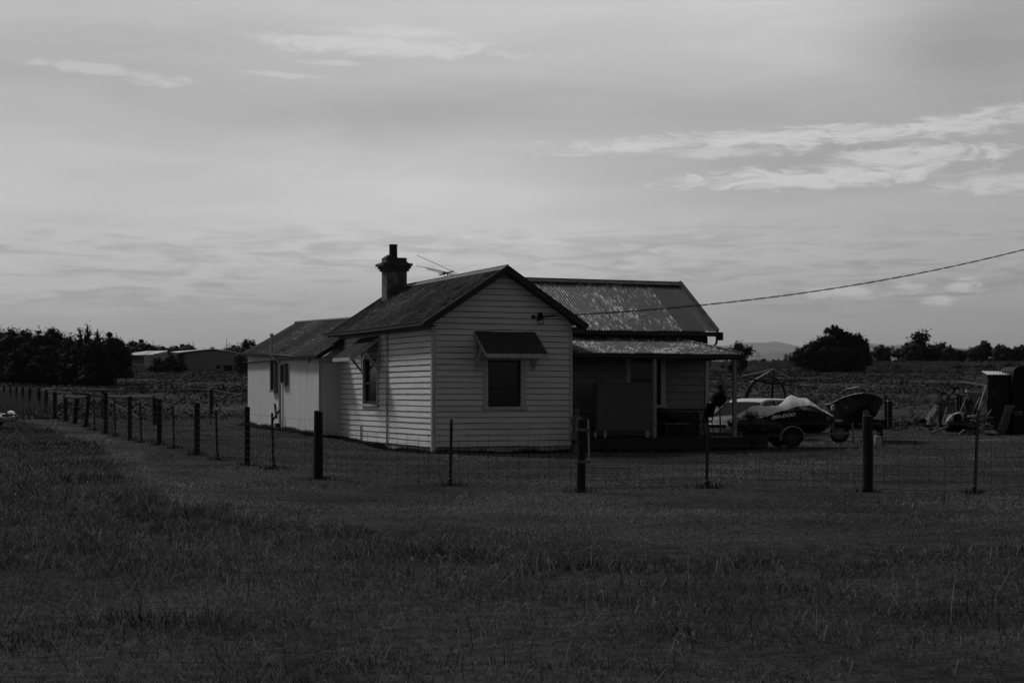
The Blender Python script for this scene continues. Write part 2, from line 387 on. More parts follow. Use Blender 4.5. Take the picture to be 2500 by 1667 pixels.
# far hills
def hills(name, d, pts, depth):
    mb = MB(); rows = 6; us = np.linspace(-700, 3300, 160); secs = []
    for r in range(rows+1):
        t = r/rows; sec = []
        for u in us:
            v = np.interp(u, [p[0] for p in pts], [p[1] for p in pts]); h = (HOR-v)/FOC*d
            h = h*(1+.03*math.sin(u*.031)+.02*math.sin(u*.083+1))
            z = 6+(h-6)*math.sin(math.pi*t/1.0*.5+0) if t <= 1 else 6
            sec.append(((u-1250)/FOC*d, d-depth*(1-t), z*(1 if t > 0 else 0)))
        secs.append(sec)
    secs.append([(x, y+depth, 0) for x, y, z in secs[-1]])
    mb.loft(secs, closed=False); mb.sm = True
    tag(mb.build(name, 'hill_far'), kind='structure')
hills('hills', 37000, [(-700, 880), (400, 868), (1250, 862), (1620, 851), (1700, 845), (1800, 838), (1900, 838), (2000, 846), (2160, 838), (2250, 843), (2350, 850), (2400, 852), (3300, 870)], 4000)
hills('hills', 20000, [(-700, 900), (1250, 893), (1700, 880), (1800, 868), (1950, 858), (2050, 866), (2150, 858), (2300, 856), (2500, 868), (3300, 885)], 2500)

# ================================================================== the house (local frame: x along the gable front, y towards the back)
HX, HY, HT = -1.872, 38.8, R(22.4)
house = thing('weatherboard_house', (HX, HY, 0), HT, 'low old weatherboard house with corrugated iron roofs, gabled front room and shaded verandah', 'house')
def HL(x, y, z=0): c, s = math.cos(HT), math.sin(HT); return Vector((HX+c*x-s*y, HY+s*x+c*y, z))
GAP = .017
def boards(mp, x0, x1, z0, z1, ex, openings=(), clip=None, lip=.024, seed=0):
    """lapped boards; mp(x, out, z) -> 3-D"""
    r = random.Random(seed); mb = MB(); k = 0; z = z0
    sag = {}
    def jit(k, x):
        key = (k, round(x, 2))
        if key not in sag: sag[key] = r.uniform(-.005, .005)
        return sag[key]
    while z < z1-1e-4:
        zt = min(z+ex, z1); br = sorted({z, zt}|{t for o in openings for t in (o[2], o[3]) if z < t < zt})
        lo = .0+r.uniform(-.003, .004)
        for a, b in zip(br[:-1], br[1:]):
            mid = (a+b)/2; segs = [(x0, x1)]
            for o in openings:
                if o[2] < mid < o[3]:
                    ns = []
                    for p, q in segs:
                        if o[0] > p: ns.append((p, min(q, o[0])))
                        if o[1] < q: ns.append((max(p, o[1]), q))
                    segs = [t for t in ns if t[1]-t[0] > .01]
            for p, q in segs:
                n = max(1, int((q-p)/.35)); xs = [p+(q-p)*i/n for i in range(n+1)]
                for i in range(n):
                    u0, u1 = xs[i], xs[i+1]
                    def P(x, zz):
                        t = (zz-z)/ex; xx = x
                        if clip: l, h = clip(zz); xx = min(max(x, l), h)
                        return mp(xx, lip*(1-t)+lo, zz+(jit(k, x) if zz == z else 0))
                    if clip:
                        l, h = clip(a)
                        if u1 <= l or u0 >= h: continue
                    lo_ = a+GAP if a == z else a
                    c0, c1 = P(u0, a), P(u1, a)
                    if a == z: up = Vector((0, 0, GAP)); c0, c1 = Vector(c0)+up, Vector(c1)+up
                    mb.add([c0, c1, P(u1, b), P(u0, b)], [(0, 1, 2, 3)])
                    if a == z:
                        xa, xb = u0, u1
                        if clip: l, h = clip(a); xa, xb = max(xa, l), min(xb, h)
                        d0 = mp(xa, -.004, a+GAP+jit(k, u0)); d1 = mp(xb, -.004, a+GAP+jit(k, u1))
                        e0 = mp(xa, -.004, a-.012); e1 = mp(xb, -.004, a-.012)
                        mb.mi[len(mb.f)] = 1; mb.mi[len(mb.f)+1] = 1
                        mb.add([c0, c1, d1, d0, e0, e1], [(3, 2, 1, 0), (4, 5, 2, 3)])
        z += ex; k += 1
    return mb
def wall_front(y): return lambda x, o, z: (x, y-o, z)
def wall_left(x0): return lambda y, o, z: (x0-o, y, z)
# solid carcass behind the boards
c = MB()
c.box(.14, 3.46, .14, 7.68, .0, 3.06)
c.add([(.14, .14, 3.07), (3.46, .14, 3.07), (1.8, .14, 4.22), (.14, 7.68, 3.07), (3.46, 7.68, 3.07), (1.8, 7.68, 4.22)], [(0, 1, 2), (5, 4, 3), (0, 2, 5, 3), (1, 4, 5, 2)])
c.box(3.5, 8.36, 2.14, 5.8, .0, 3.04)
c.add([(3.5, 2.14, 3.05), (3.5, 5.8, 3.05), (3.5, 3.97, 4.25), (8.40, 2.14, 3.05), (8.40, 5.8, 3.05), (8.40, 3.97, 4.25)], [(2, 1, 0), (3, 4, 5), (0, 3, 5, 2), (1, 2, 5, 4)])
c.build('inner_wall', 'void', house)
ZB = .163; EXP = .1402
slope = 1.33/2.08
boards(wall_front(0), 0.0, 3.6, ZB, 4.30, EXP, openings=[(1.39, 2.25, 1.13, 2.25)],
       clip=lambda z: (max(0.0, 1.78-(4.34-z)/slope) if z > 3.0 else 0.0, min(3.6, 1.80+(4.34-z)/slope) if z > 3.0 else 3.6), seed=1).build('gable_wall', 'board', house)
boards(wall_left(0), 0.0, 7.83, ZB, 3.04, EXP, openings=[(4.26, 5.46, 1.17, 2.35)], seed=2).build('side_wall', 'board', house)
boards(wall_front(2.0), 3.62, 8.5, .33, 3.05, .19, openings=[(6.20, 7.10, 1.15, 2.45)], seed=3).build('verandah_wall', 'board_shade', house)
m = MB(); m.box(3.5, 3.598, 0.05, 2.05, .1, 3.15); m.box(3.4, 3.598, 2.1, 7.8, .1, 3.1); m.box(.02, 3.59, 7.70, 7.83, .1, 3.1); m.build('side_wall', 'board', house)
m = MB(); m.box(8.38, 8.5, 2.02, 5.9, .1, 3.05); m.add([(8.5, 2.02, 3.06), (8.5, 5.9, 3.06), (8.5, 3.95, 4.35)], [(0, 1, 2)]); m.box(3.6, 8.37, 5.81, 5.92, .1, 3.05)
m.build('end_wall', 'board', house)
m = MB(); m.box(.012, 3.59, .012, .09, -.15, .155); m.box(.012, .09, .1, 7.82, -.15, .155); m.build('plinth', 'plinth', house)
m = MB()                                                        # corner boards
m.box(-.035, .058, -.040, -.003, .02, 3.07); m.box(-.040, -.003, -.0, .052, .02, 3.07); m.build('corner_board', 'board_trim', house); m = MB(); m.box(3.545, 3.615, -.036, -.003, .30, 3.10); m.build('corner_board', 'board_trim', house); m = MB()
m.box(-.034, -.003, 7.78, 7.84, .05, 3.0); m.build('corner_board', 'board_trim', house); m = MB()
m.box(8.43, 8.53, 1.955, 1.985, .34, 2.6); m.build('corner_board', 'board_trim', house)
m = MB(); m.tube([(-.045, 3.38, .12), (-.045, 3.38, 3.0)], .022, 8); m.build('vent_pipe', 'board_trim', house)
m = MB(); m.tube([(-.045, 5.62, .14), (-.045, 5.62, .59), (-.01, 5.62, .62)], .022, 8); m.build('waste_pipe', 'board_trim', house)

# ---- windows (frame, sill, pane as sub-parts of each window)
def window(x0, x1, z0, z1, y=None, x=None, arch=.115, meet=None, mf='board_trim', sill=True, sash='sash', sillproud=.07, off=0.0):
    def bx(mb, a0, a1, o0, o1, c0, c1):
        o0 += off; o1 += off
        if y is not None: mb.box(a0, a1, y-o1, y-o0, c0, c1)
        else: mb.box(x-o1, x-o0, a0, a1, c0, c1)
    f = MB()
    bx(f, x0-arch, x0, -.1, .042, z0-.02, z1+arch*.8); bx(f, x1, x1+arch, -.1, .042, z0-.02, z1+arch*.8); bx(f, x0, x1, -.1, .040, z1, z1+arch*.8)
    fo = f.build('window', mf, house)
    s = MB(); t = .045
    bx(s, x0, x0+t, -.08, -.03, z0, z1); bx(s, x1-t, x1, -.08, -.03, z0, z1); bx(s, x0+t, x1-t, -.08, -.03, z0, z0+t*1.3); bx(s, x0+t, x1-t, -.08, -.03, z1-t, z1)
    if meet: bx(s, x0+t, x1-t, -.075, -.02, meet-.025, meet+.025)
    s.build('sash', sash, fo)
    p = MB(); bx(p, x0+.01, x1-.01, -.066, -.06, z0+.01, z1-.01); p.build('pane', 'glass', fo)
    if sill:
        q = MB(); bx(q, x0-arch-.03, x1+arch+.03, -.1, sillproud, z0-.09, z0-.022); q.build('sill', mf, fo)
    return fo
window(1.39, 2.25, 1.15, 2.25, y=0, meet=1.57)
window(4.26, 5.46, 1.19, 2.35, x=0, meet=1.72, arch=.09)
window(6.20, 7.10, 1.17, 2.43, y=2.0, meet=1.8, arch=.13)

# ---- corrugated sheets
def corr(mb, o, ud, vd, nd, x0, x1, lo, hi, pitch=.076, amp=.013, per=6, seed=0, sheet=.76):
    """sheet in frame o + ud*x + vd*t + nd*h ; lo(x), hi(x) give the extent up the slope"""
    r = random.Random(seed); o, ud, vd, nd = map(Vector, (o, ud, vd, nd)); n = max(2, int((x1-x0)/pitch*per)); a = []; b = []
    offs = {}
    for i in range(n+1):
        x = x0+(x1-x0)*i/n; k = int(x/sheet); j = offs.setdefault(k, (r.uniform(-.02, .015), r.uniform(0, .006)))
        h = amp*math.cos(2*math.pi*x/pitch)+j[1]
        l, u = lo(x)+j[0], hi(x)
        if u < l: u = l
        m1 = l+(u-l)*.5
        a.append([o+ud*x+vd*l+nd*h, o+ud*x+vd*m1+nd*(h+.003*math.sin(x*5)), o+ud*x+vd*u+nd*h])
    vs = [p for q in a for p in q]; fs = []
    for i in range(n):
        for k in (0, 1): fs.append((i*3+k, (i+1)*3+k, (i+1)*3+k+1, i*3+k+1))
    mb.add(vs, fs); mb.sm = True; return mb
RZ_, EZ = 4.48, 3.13
run = 2.08; ln = math.hypot(run, RZ_-EZ); ca, sa = run/ln, (RZ_-EZ)/ln
roof = corr(MB(), (-.30, 0, EZ), (0, 1, 0), (ca, 0, sa), (-sa, 0, ca), -.32, 7.95, lambda x: 0, lambda x: ln+.0, seed=1).build('roof', 'roof_main', house)
corr(MB(), (3.86, 0, EZ), (0, 1, 0), (-ca, 0, sa), (sa, 0, ca), -.32, 7.95, lambda x: 0, lambda x: ln, seed=2).build('roof', 'roof_main', house)
m = MB()                                                        # ridge capping with the roll
for s_ in (-1, 1): m.slab([(1.78, -.34, RZ_+.035), (1.78, 7.97, RZ_+.035), (1.78+s_*.17, 7.97, RZ_-.075), (1.78+s_*.17, -.34, RZ_-.075)][::s_], .004)
m.tube([(1.78, -.35, RZ_+.03), (1.78, 7.98, RZ_+.03)], .02, 8); m.sm = False; m.build('ridge_cap', 'ridge', roof)
m = MB()                                                        # barge boards and soffits, front and back
for y0 in (-.335, 7.925):
    for s_ in (-1, 1):
        xe = 1.78+s_*2.10; m = MB()
        m.bar((xe, y0, EZ-.075), (1.78+s_*.0, y0, RZ_-.055), .035, .15, up=(0, 0, 1)); m.build('barge_board', 'eave', house)
for s_ in (-1, 1):
    m = MB(); P = [(1.78, -.31, RZ_-.10), (1.78, .03, RZ_-.10), (1.78+s_*2.06, .03, EZ-.08), (1.78+s_*2.06, -.31, EZ-.08)]
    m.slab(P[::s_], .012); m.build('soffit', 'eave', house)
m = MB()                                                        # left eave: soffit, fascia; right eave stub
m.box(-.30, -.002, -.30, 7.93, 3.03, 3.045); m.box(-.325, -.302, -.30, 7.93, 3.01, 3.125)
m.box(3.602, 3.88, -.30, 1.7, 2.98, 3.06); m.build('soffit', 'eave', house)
def gutter(mb, p, q, out, w=.10, h=.085):
    p, q, out = Vector(p), Vector(q), Vector(out); n = 14; prev = None; secs = []
    for i in range(n+1):
        t = i/n; c0 = p.lerp(q, t)+Vector((0, 0, -.012*math.sin(math.pi*t)+.004*math.sin(9*t)))
        up = Vector((0, 0, 1)); prof = [(0, 0), (w*.95, 0), (w, h), (w+.012, h+.004), (w+.012, h-.006), (w*.9, .012), (.01, .012), (.01, h*.9), (0, h*.9)]
        secs.append([c0+out*a+up*b for a, b in prof])
    mb.loft(secs); return mb
m = gutter(MB(), (-.33, -.30, 3.045), (-.33, 7.96, 3.045), (-1, 0, 0)); m.build('gutter', 'gutter', house)

# ---- chimney (sub-parts of the roof it rises from)
ch = MB(); x0, x1, y0, y1 = 1.10, 1.69, 6.90, 7.36
ch.box(x0, x1, y0, y1, 3.9, 4.90); ch.build('chimney', 'brick', roof)
m = MB(); m.box(x0-.05, x1+.05, y0-.05, y1+.05, 4.86, 4.93); m.box(x0-.09, x1+.09, y0-.09, y1+.09, 4.93, 5.0); m.box(x0-.145, x1+.125, y0-.14, y1+.13, 5.0, 5.075)
m.loft([[(x0-.07-.02*0, y0-.07, 5.075), (x1+.06, y0-.07, 5.075), (x1+.06, y1+.06, 5.075), (x0-.07, y1+.06, 5.075)], [(x0-.01, y0, 5.13), (x1, y0, 5.13), (x1, y1, 5.13), (x0-.01, y1, 5.13)]])
m.box(x0-.005, x1-.002, y0+.01, y1-.01, 5.125, 5.235)
m.loft([[(x0, y0+.03, 5.23), (x0+.18, y0+.03, 5.23), (x0+.18, y1-.03, 5.23), (x0, y1-.03, 5.23)], [(x0+.13, y0+.08, 5.33), (x0+.18, y0+.08, 5.33), (x0+.18, y1-.08, 5.33), (x0+.13, y1-.08, 5.33)]])
m.build('chimney_cap', 'cap_dark', roof)
m = MB(); m.lathe((x0+.265, 7.13, 5.2), [(.125, 0), (.115, .1), (.112, .38), (.122, .40), (.120, .415), (.09, .415), (.09, .35)], 16); m.build('chimney_pot', 'pot', roof)

# ---- transverse roof
TZ, TE = 4.50, 3.09; trun = 2.12; tl = math.hypot(trun, TZ-TE); tc_, ts_ = trun/tl, (TZ-TE)/tl
m = MB(); corr(m, (0, 1.73, TE), (1, 0, 0), (0, tc_, ts_), (0, -ts_, tc_), 2.4, 7.62, lambda x: 0, lambda x: tl, seed=5)
troof = m.build('roof', 'roof_side', house); troof['label'] = 'corrugated roof slope with pale scaly flecks above the verandah'
m = MB(); corr(m, (0, 1.73, TE+.004), (1, 0, 0), (0, tc_, ts_), (0, -ts_, tc_), 7.60, 8.66, lambda x: .0, lambda x: tl, seed=6); m.build('end_sheet', 'roof_dark', troof)
m = MB(); corr(m, (0, 1.73+2*trun, TE), (1, 0, 0), (0, -tc_, ts_), (0, ts_, tc_), 3.5, 8.66, lambda x: 0, lambda x: tl, seed=7); m.build('roof', 'roof_side', house)
m = MB()
yr = 1.73+trun
m.slab([(2.0, yr, TZ+.04), (2.0, yr-.17, TZ-.06), (8.70, yr-.17, TZ-.06), (8.70, yr, TZ+.04)], .004)
m.slab([(2.0, yr, TZ+.04), (8.70, yr, TZ+.04), (8.70, yr+.17, TZ-.06), (2.0, yr+.17, TZ-.06)], .004)
m.tube([(2.0, yr, TZ+.04), (8.72, yr, TZ+.04)], .018, 8); m.sm = False
m.build('ridge_cap', 'ridge', troof)
m = MB()
for s_, ye in ((1, 1.73), (-1, 1.73+2*trun)):
    a, b = Vector((8.69, ye, TE+.02)), Vector((8.69, yr, TZ+.03))
    m.bar(a, b, .03, .12)
    m.slab([a+Vector((-.13, 0, .01)), a+Vector((.0, 0, .01)), b+Vector((.0, 0, .01)), b+Vector((-.13, 0, .01))][::s_], .005)
m.build('barge_board', 'ridge', house)
m = MB(); m.box(3.9, 8.68, 1.70, 1.73, 2.96, 3.07); m.box(3.62, 8.62, 1.74, 1.98, 2.975, 2.99); m.build('fascia', 'eave', house)
m = gutter(MB(), (3.9, 1.695, 2.985), (8.68, 1.695, 2.985), (0, -1, 0)); m.box(8.66, 8.74, 1.55, 1.74, 2.86, 3.07); m.build('gutter', 'gutter', house)
m = MB(); m.tube([(8.60, 1.64, 3.0), (8.60, 1.66, 2.80), (8.57, 1.70, 2.72), (8.40, 1.96, 2.66)], .032, 8); m.build('downpipe', 'gutter', house)
m = MB(); m.box(3.62, 8.5, 1.965, 1.985, 2.60, 2.96); m.build('frieze', 'eave', house)

# ---- verandah roof: front slope, hipped right end
VF, VZ, WZ = -.02, 2.45, 2.945; vr = 2.0-VF; vl = math.hypot(vr, WZ-VZ); vc, vs_ = vr/vl, (WZ-VZ)/vl
def vhi(x): return vl if x < 7.3 else vl*max(0.0, 1-(x-7.3)/1.14)
m = MB(); corr(m, (0, VF, VZ), (1, 0, 0), (0, vc, vs_), (0, -vs_, vc), 3.62, 8.44, lambda x: 0, vhi, seed=8, pitch=.09, amp=.012)
vroof = m.build('verandah_roof', 'roof_verandah', house)
e1, e2, e3 = Vector((7.3, 2.0, WZ)), Vector((8.44, VF, VZ)), Vector((8.62, 2.0, VZ+.03))
m = MB(); nn = 26; vs = []
for i in range(nn+1):
    t = i/nn; q = e2.lerp(e3, t); h = .012*math.cos(i*2.2); vs += [q+Vector((0, 0, h)), e2.lerp(e1, 1)+Vector((0, 0, h*.1))]
m.add(vs, [(2*i, 2*i+2, 2*i+3, 2*i+1) for i in range(nn)]); m.build('hip_slope', 'roof_verandah', vroof)
m = MB(); m.tube([e1+Vector((0, 0, .02)), e2+Vector((0, 0, .02))], .03, 8); m.build('hip_cap', 'roof_verandah', vroof)
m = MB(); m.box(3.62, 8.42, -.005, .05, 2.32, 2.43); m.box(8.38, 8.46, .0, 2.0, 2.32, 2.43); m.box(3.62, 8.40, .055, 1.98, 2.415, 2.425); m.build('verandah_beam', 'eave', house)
m = gutter(MB(), (3.64, -.008, 2.355), (8.47, -.008, 2.355), (0, -1, 0), .09, .08); m.build('gutter', 'gutter', house)
for px in (5.93, 8.24):
    m = MB(); m.box(px-.047, px+.047, .055, .15, .33, 2.415); o = m.build('verandah_post', 'post_paint', house); bevel(o, .006)
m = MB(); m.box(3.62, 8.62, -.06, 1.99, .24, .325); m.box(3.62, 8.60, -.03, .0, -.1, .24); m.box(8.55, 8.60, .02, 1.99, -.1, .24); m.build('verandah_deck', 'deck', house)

# ---- window hoods
def hood(kind):
    if kind == 'front': T = lambda a, o, z: (a, -o, z); a0, a1 = 1.04, 2.63
    else: T = lambda a, o, z: (-o, a, z); a0, a1 = 4.05, 5.66
    D, Z0, Z1 = .78, 2.93, 2.385; L = math.hypot(D, Z0-Z1)
    ud = Vector(T(1, 0, 0)); vd = Vector(T(0, D/L, (Z1-Z0)/L)); nd = Vector(T(0, (Z0-Z1)/L, D/L)); o_ = Vector(T(0, .03, Z0))
    m = MB(); corr(m, o_, ud, vd, nd, a0, a1, lambda x: 0, lambda x: L, pitch=.076, amp=.011, seed=3)
    h = m.build('window_hood', 'hood_iron', house)
    for a in (a0+.02, a1-.02):
        m = MB(); m.bar(T(a, .03, Z0-.06), T(a, D+.02, Z1-.055), .026, .085); m.build('side_rail', 'board_trim', h)
    m = MB(); p, q = Vector(T(a0+.02, D+.035, Z1-.05)), Vector(T(a1-.02, D+.035, Z1-.05)); m.bar(p, q, .02, .095)
    m.bar(T(a0+.03, .04, 2.02), T(a0+.03, .04, Z0-.12), .07, .03, up=T(0, 1, 0)); m.bar(T(a1-.03-.02, .04, 2.02), T(a1-.05, .04, Z0-.12), .07, .03, up=T(0, 1, 0))
    m.build('front_rail', 'board_trim', h)
    for a in (a0+.045, a1-.045):
        m = MB(); m.bar(T(a, .05, 2.06), T(a, .40, 2.52 if kind == 'front' else 2.50), .035, .055); m.build('bracket', 'board_trim', h)
hood('front'); hood('side')
# cable bracket on the gable
m = MB(); m.lathe((2.74, -.10, 3.33), [(.02, -.09), (.05, -.07), (.03, -.02), (.06, .0), (.035, .05), (.02, .09)], 12); m.box(2.70, 2.78, -.06, -.02, 3.22, 3.40); m.box(2.53, 2.60, -.06, -.02, 3.26, 3.34); m.bar((2.56, -.05, 3.30), (2.74, -.06, 3.30), .02); 
ins = m.build('insulator', 'black', house)
m = MB(); m.tube([(2.74+.085*math.cos(t), -.09, 3.21+.085*math.sin(t)) for t in np.linspace(0.2, 2*math.pi-.1, 22)], .010, 6); m.build('cable_loop', 'black', ins)

# ---- rear wing
def wz(y, a, b): return a+(b-a)*(y-7.7)/8.7
WX = -.60; yN, yF = 7.75, 16.3
def we(y): return wz(y, 2.50, 2.74)-.045*math.exp(-((y-9.6)/1.6)**2)
m = MB(); n = 24; secs = []
for i in range(n+1):
    y = yN+(yF-yN)*i/n; secs.append([(WX-.01*(y-yN)/8.6, y, -.2), (WX-.01*(y-yN)/8.6, y, we(y)-.05), (WX+.1, y, we(y)-.05), (WX+.1, y, -.2)])
m.loft(secs); m.build('wing_wall', 'sheet', house)
m = MB(); m.box(WX+.012, 1.6, yN-.02, yN+.06, -.1, 2.42); m.add([(WX+.05, yN, 2.42), (3.0, yN, 2.42), (1.2, yN, 3.6)], [(0, 1, 2)]); m.build('wing_return_wall', 'sheet', house)
m = MB()
for k in (0, 1):
    secs = []
    for i in range(n+1):
        y = yN+(yF-yN)*i/n; z = we(y)-(.16 if k else .055); secs.append([(WX-.026, y, z-.02), (WX-.026, y, z+.012), (WX-.004, y, z+.012), (WX-.004, y, z-.02)])
    m.loft(secs)
m.box(WX-.02, WX+.05, yN-.035, yN-.02, .3, 2.44); m.box(WX+.05, 1.0, yN-.032, yN-.021, 2.30, 2.36); m.box(WX+.05, 1.0, yN-.034, yN-.021, 2.41, 2.44)
m.build('batten', 'board_trim', house)
m = MB(); vs = []; fs = []; N = int((yF+.25-7.30)/.076*5); WR = 1.05
for i in range(N+1):
    y = 7.30+(yF+.2-7.30)*i/N; h = .01*math.cos(2*math.pi*y/.076); e = we(y)+.03; r_ = wz(y, 3.60, 3.79)
    for t in (0, .33, .66, 1): vs.append((WX-.17+(WR-WX+.17)*t, y, e+(r_-e)*t+h-.02*math.sin(math.pi*t)))
for i in range(N):
    for k in range(3): fs.append((i*4+k, (i+1)*4+k, (i+1)*4+k+1, i*4+k+1))
m.add(vs, fs); m.sm = True; wroof = m.build('wing_roof', 'roof_wing', house)
m = MB(); m.slab([(WR, 7.3, 3.60), (WR, yF+.2, 3.79), (2.9, yF+.2, 2.75), (2.9, 7.3, 2.6)], .01); m.build('far_slope', 'roof_wing', wroof)
m = MB(); m.tube([(WR, 7.28, 3.60), (WR, yF+.22, 3.80)], .05, 8); m.build('ridge_cap', 'ridge', wroof)
m = MB(); m.bar((WX-.19, 7.28, we(7.3)-.03), (WR, 7.28, 3.53), .03, .13); m.slab([(WX-.15, 7.3, we(7.3)-.05), (WR, 7.3, 3.5), (WR, yN, 3.5), (WX-.15, yN, we(7.7)-.05)], .01)
m.build('barge_board', 'eave', house)
m = MB(); secs = []
for i in range(31):
    y = 7.26+(yF+.22-7.26)*i/30; z = we(y)-.055; secs.append([(WX-.16+a, y, z+b) for a, b in ((0, 0), (-.08, 0), (-.09, .075), (-.10, .08), (-.10, .07), (-.085, .012), (-.01, .012), (-.01, .07), (0, .07))])
m.loft(secs); m.box(WX-.16, WX, 7.3, yF+.2, 2.46, 2.47); m.build('gutter', 'gutter', house)
def onwing(u):      # y on the wing wall seen at column u
    a = (u-1250)/FOC; c_, s_ = math.cos(HT), math.sin(HT); return (HX+c_*WX-a*(HY+s_*WX))/(s_+a*c_)
def wwin(u0, u1, v0, v1):
    ya, yb = onwing(u1), onwing(u0); d = HY+math.sin(HT)*WX+math.cos(HT)*(ya+yb)/2
    z1, z0 = CAMZ+(HOR-v0)/FOC*d, CAMZ+(HOR-v1)/FOC*d
    return window(ya, yb, z0, z1, x=WX, arch=.045, meet=None, sillproud=.05, off=.085, mf='frame_worn')
w1_ = wwin(669.5, 678, 881, 950); w2_ = wwin(694, 703, 890, 932)
m = MB(); yp = onwing(689)
m.tube([(WX-.07, yp, .35), (WX-.07, yp, 2.36), (WX-.13, yp+.06, 2.46), (WX-.24, yp+.35, 2.62), (WX-.24, yp+.35, 3.20)], .04, 8)
m.lathe((WX-.24, yp+.35, 3.18), [(.03, 0), (.06, .02), (.06, .07), (.02, .1)], 10)
m.build('vent_pipe', 'board_trim', house)
m = MB(); yq = onwing(690); m.tube([(WX-.12, yq-.1, .95), (WX-.3, yq+.1, .6), (WX-.3, yq+.2, .33)], .03, 6); m.box(WX-.28, WX-.16, yq-.3, yq-.1, .3, .55); m.tube([(WX-.10, yq+.55, 1.12), (WX-.12, yq+.25, .70)], .035, 6)
m.build('waste_pipe', 'picket', house)
# small vent hood under the eave
m = MB(); yv = onwing(757); m.box(WX-.09, WX-.03, yv-.06, yv+.14, 2.34, 2.42); m.build('vent_cowl', 'board_trim', house)

# ================================================================== antenna, cable
ant = thing('television_antenna', HL(2.05, 4.35, 4.40), 0, 'thin battered television antenna with splayed rods behind the roof ridge', 'antenna')
D = 43.6
def A(u, v, d=0): return W(u, v, D+d)
m = MB(); m.tube([A(1092.5, 690), A(1093, 664)], .016, 6); m.tube([A(1086, 690), A(1085, 671)], .012, 6); m.build('mast', 'pipe', ant, world=True)
m = MB(); m.tube([A(1073, 672, .3), A(1107, 662, -.3)], .018, 6); m.lathe(A(1084, 667.5), [(.02, -.03), (.05, 0), (.02, .05)], 8); m.build('boom', 'black', ant, world=True)
for a_, b_, k in (((1017, 623), (1126, 673), -.25), ((1016, 649), (1124, 673), -.1), ((1040, 655), (1118, 674), .05), ((1044, 659), (1112, 675), .2), ((1068, 667), (1100, 671), .3)):
    m = MB(); m.tube([A(*a_, k), A((a_[0]+b_[0])/2, (a_[1]+b_[1])/2-1.0, k), A(*b_, k)], .007, 5); m.build('element', 'pipe', ant, world=True)

st = HL(2.76, -.12, 3.31)
us = [1318, 1450, 1560, 1703, 1840, 2060, 2285, 2500, 2760]; vv = [773, 766, 758.2, 746, 730, 701, 660, 608, 535]
m = MB(); pts = []
for i in range(420):
    u = 1318+(2760-1318)*i/419; v = float(np.interp(u, us, vv))
    pts.append((u, v))
co = np.polyfit([p for p in us], vv, 3)
base = [W(u, float(np.polyval(co, u))+(773-float(np.polyval(co, 1318)))*max(0, 1-(u-1318)/300), st.y+(u-1318)*.0066) for u, v in pts]
L = 0; strands = ([], [])
for i, p in enumerate(base):
    if i: L += (p-base[i-1]).length
    for k in (0, 1):
        a = L*2*math.pi/.95+k*math.pi; strands[k].append(p+Vector((0, math.cos(a)*.010, math.sin(a)*.012)))
for s_ in strands: m.tube(s_, .009, 5)
cab = m.build('power_cable', 'black', origin=tuple(st)); tag(cab, 'black twisted power cable running from the gable wall up to the right', 'cable')

# ================================================================== fences
def fence_post(par, p, top, wpx=None, w=.13, lean=0, round_=False):
    r = random.Random(int(p.x*100)); m = MB(); b = p+Vector((0, 0, -.1)); t = Vector((p.x+lean, p.y, top))
    secs = []
    for k in range(6):
        q = b.lerp(t, k/5); s_ = w/2*(1+r.uniform(-.06, .06)); rr = s_*.35
        secs.append([(q.x+a*s_+r.uniform(-.004, .004), q.y+c*s_, q.z) for a, c in ((-1, -.55), (-.55, -1), (.55, -1), (1, -.55), (1, .55), (.55, 1), (-.55, 1), (-1, .55))])
    q = t+Vector((r.uniform(-.01, .01), 0, .015)); s_ = w/2*.78; secs.append([(q.x+a*s_, q.y+c*s_, q.z+r.uniform(-.006, .006)) for a, c in ((-1, -.55), (-.55, -1), (.55, -1), (1, -.55), (1, .55), (.55, 1), (-.55, 1), (-1, .55))])
    m.loft(secs); return m.build('post', 'post', par, world=True)
def star_picket(par, p, top, lean=0):
    m = MB(); b = p+Vector((0, 0, -.1)); t = Vector((p.x+lean, p.y, top))
    for a in (0, 120, 240):
        d = Vector((math.cos(R(a+30)), math.sin(R(a+30)), 0))*.024; n = Vector((-d.y, d.x, 0)).normalized()*.004
        m.add([b-n, b+d-n, b+d+n, b+n, t-n, t+d-n, t+d+n, t+n], [(0, 1, 5, 4), (1, 2, 6, 5), (2, 3, 7, 6), (4, 5, 6, 7)])
    m.lathe(p, [(.01, -.02), (.035, .0), (.03, .05), (.04, .10), (.012, .13)], 7); m.sm = False
    return m.build('picket', 'picket', par, world=True)
def wires(par, P, H, cell=.15, rad=.0024, rows=(.06, .17, .28, .40, .53, .66, .80), top=1.0, seed=0, stays=True):
    """P: list of base points, strung with fence netting plus a plain top wire"""
    r = random.Random(seed)
    for i in range(len(P)-1):
        a, b = P[i], P[i+1]; m = MB(); L = (b-a).length; n = max(3, int(L/.5))
        def pt(t, h): q = a.lerp(b, t); return Vector((q.x, q.y-.075, float(g(q.x, q.y))*.5+q.z*.5+h*H/1.0))
        for h in rows+((top,) if top else ()):
            ph = r.uniform(0, 6); am = .010 if h != top else .004
            m.tube([pt(k/n, h-am*math.sin(math.pi*k/n)+.004*math.sin(ph+k*1.3)) for k in range(n+1)], rad*(1.1 if h == top else 1), 4, False)
        if stays:
            k = int(L/cell)
            for j in range(1, k):
                t = (j+r.uniform(-.05, .05))/k; pts = []
                for h in rows: pts.append(pt(t+r.uniform(-.002, .002), h))
                m.tube(pts, rad*.9, 4, False)
                for q in pts[::1]: m.box(q.x-.004, q.x+.004, q.y-.004, q.y+.004, q.z-.005, q.z+.005)
        m.sm = False; m.build('wire_mesh', 'wire', par, world=True)
def topz(u, v, p): return CAMZ+(HOR-v)/FOC*p.y
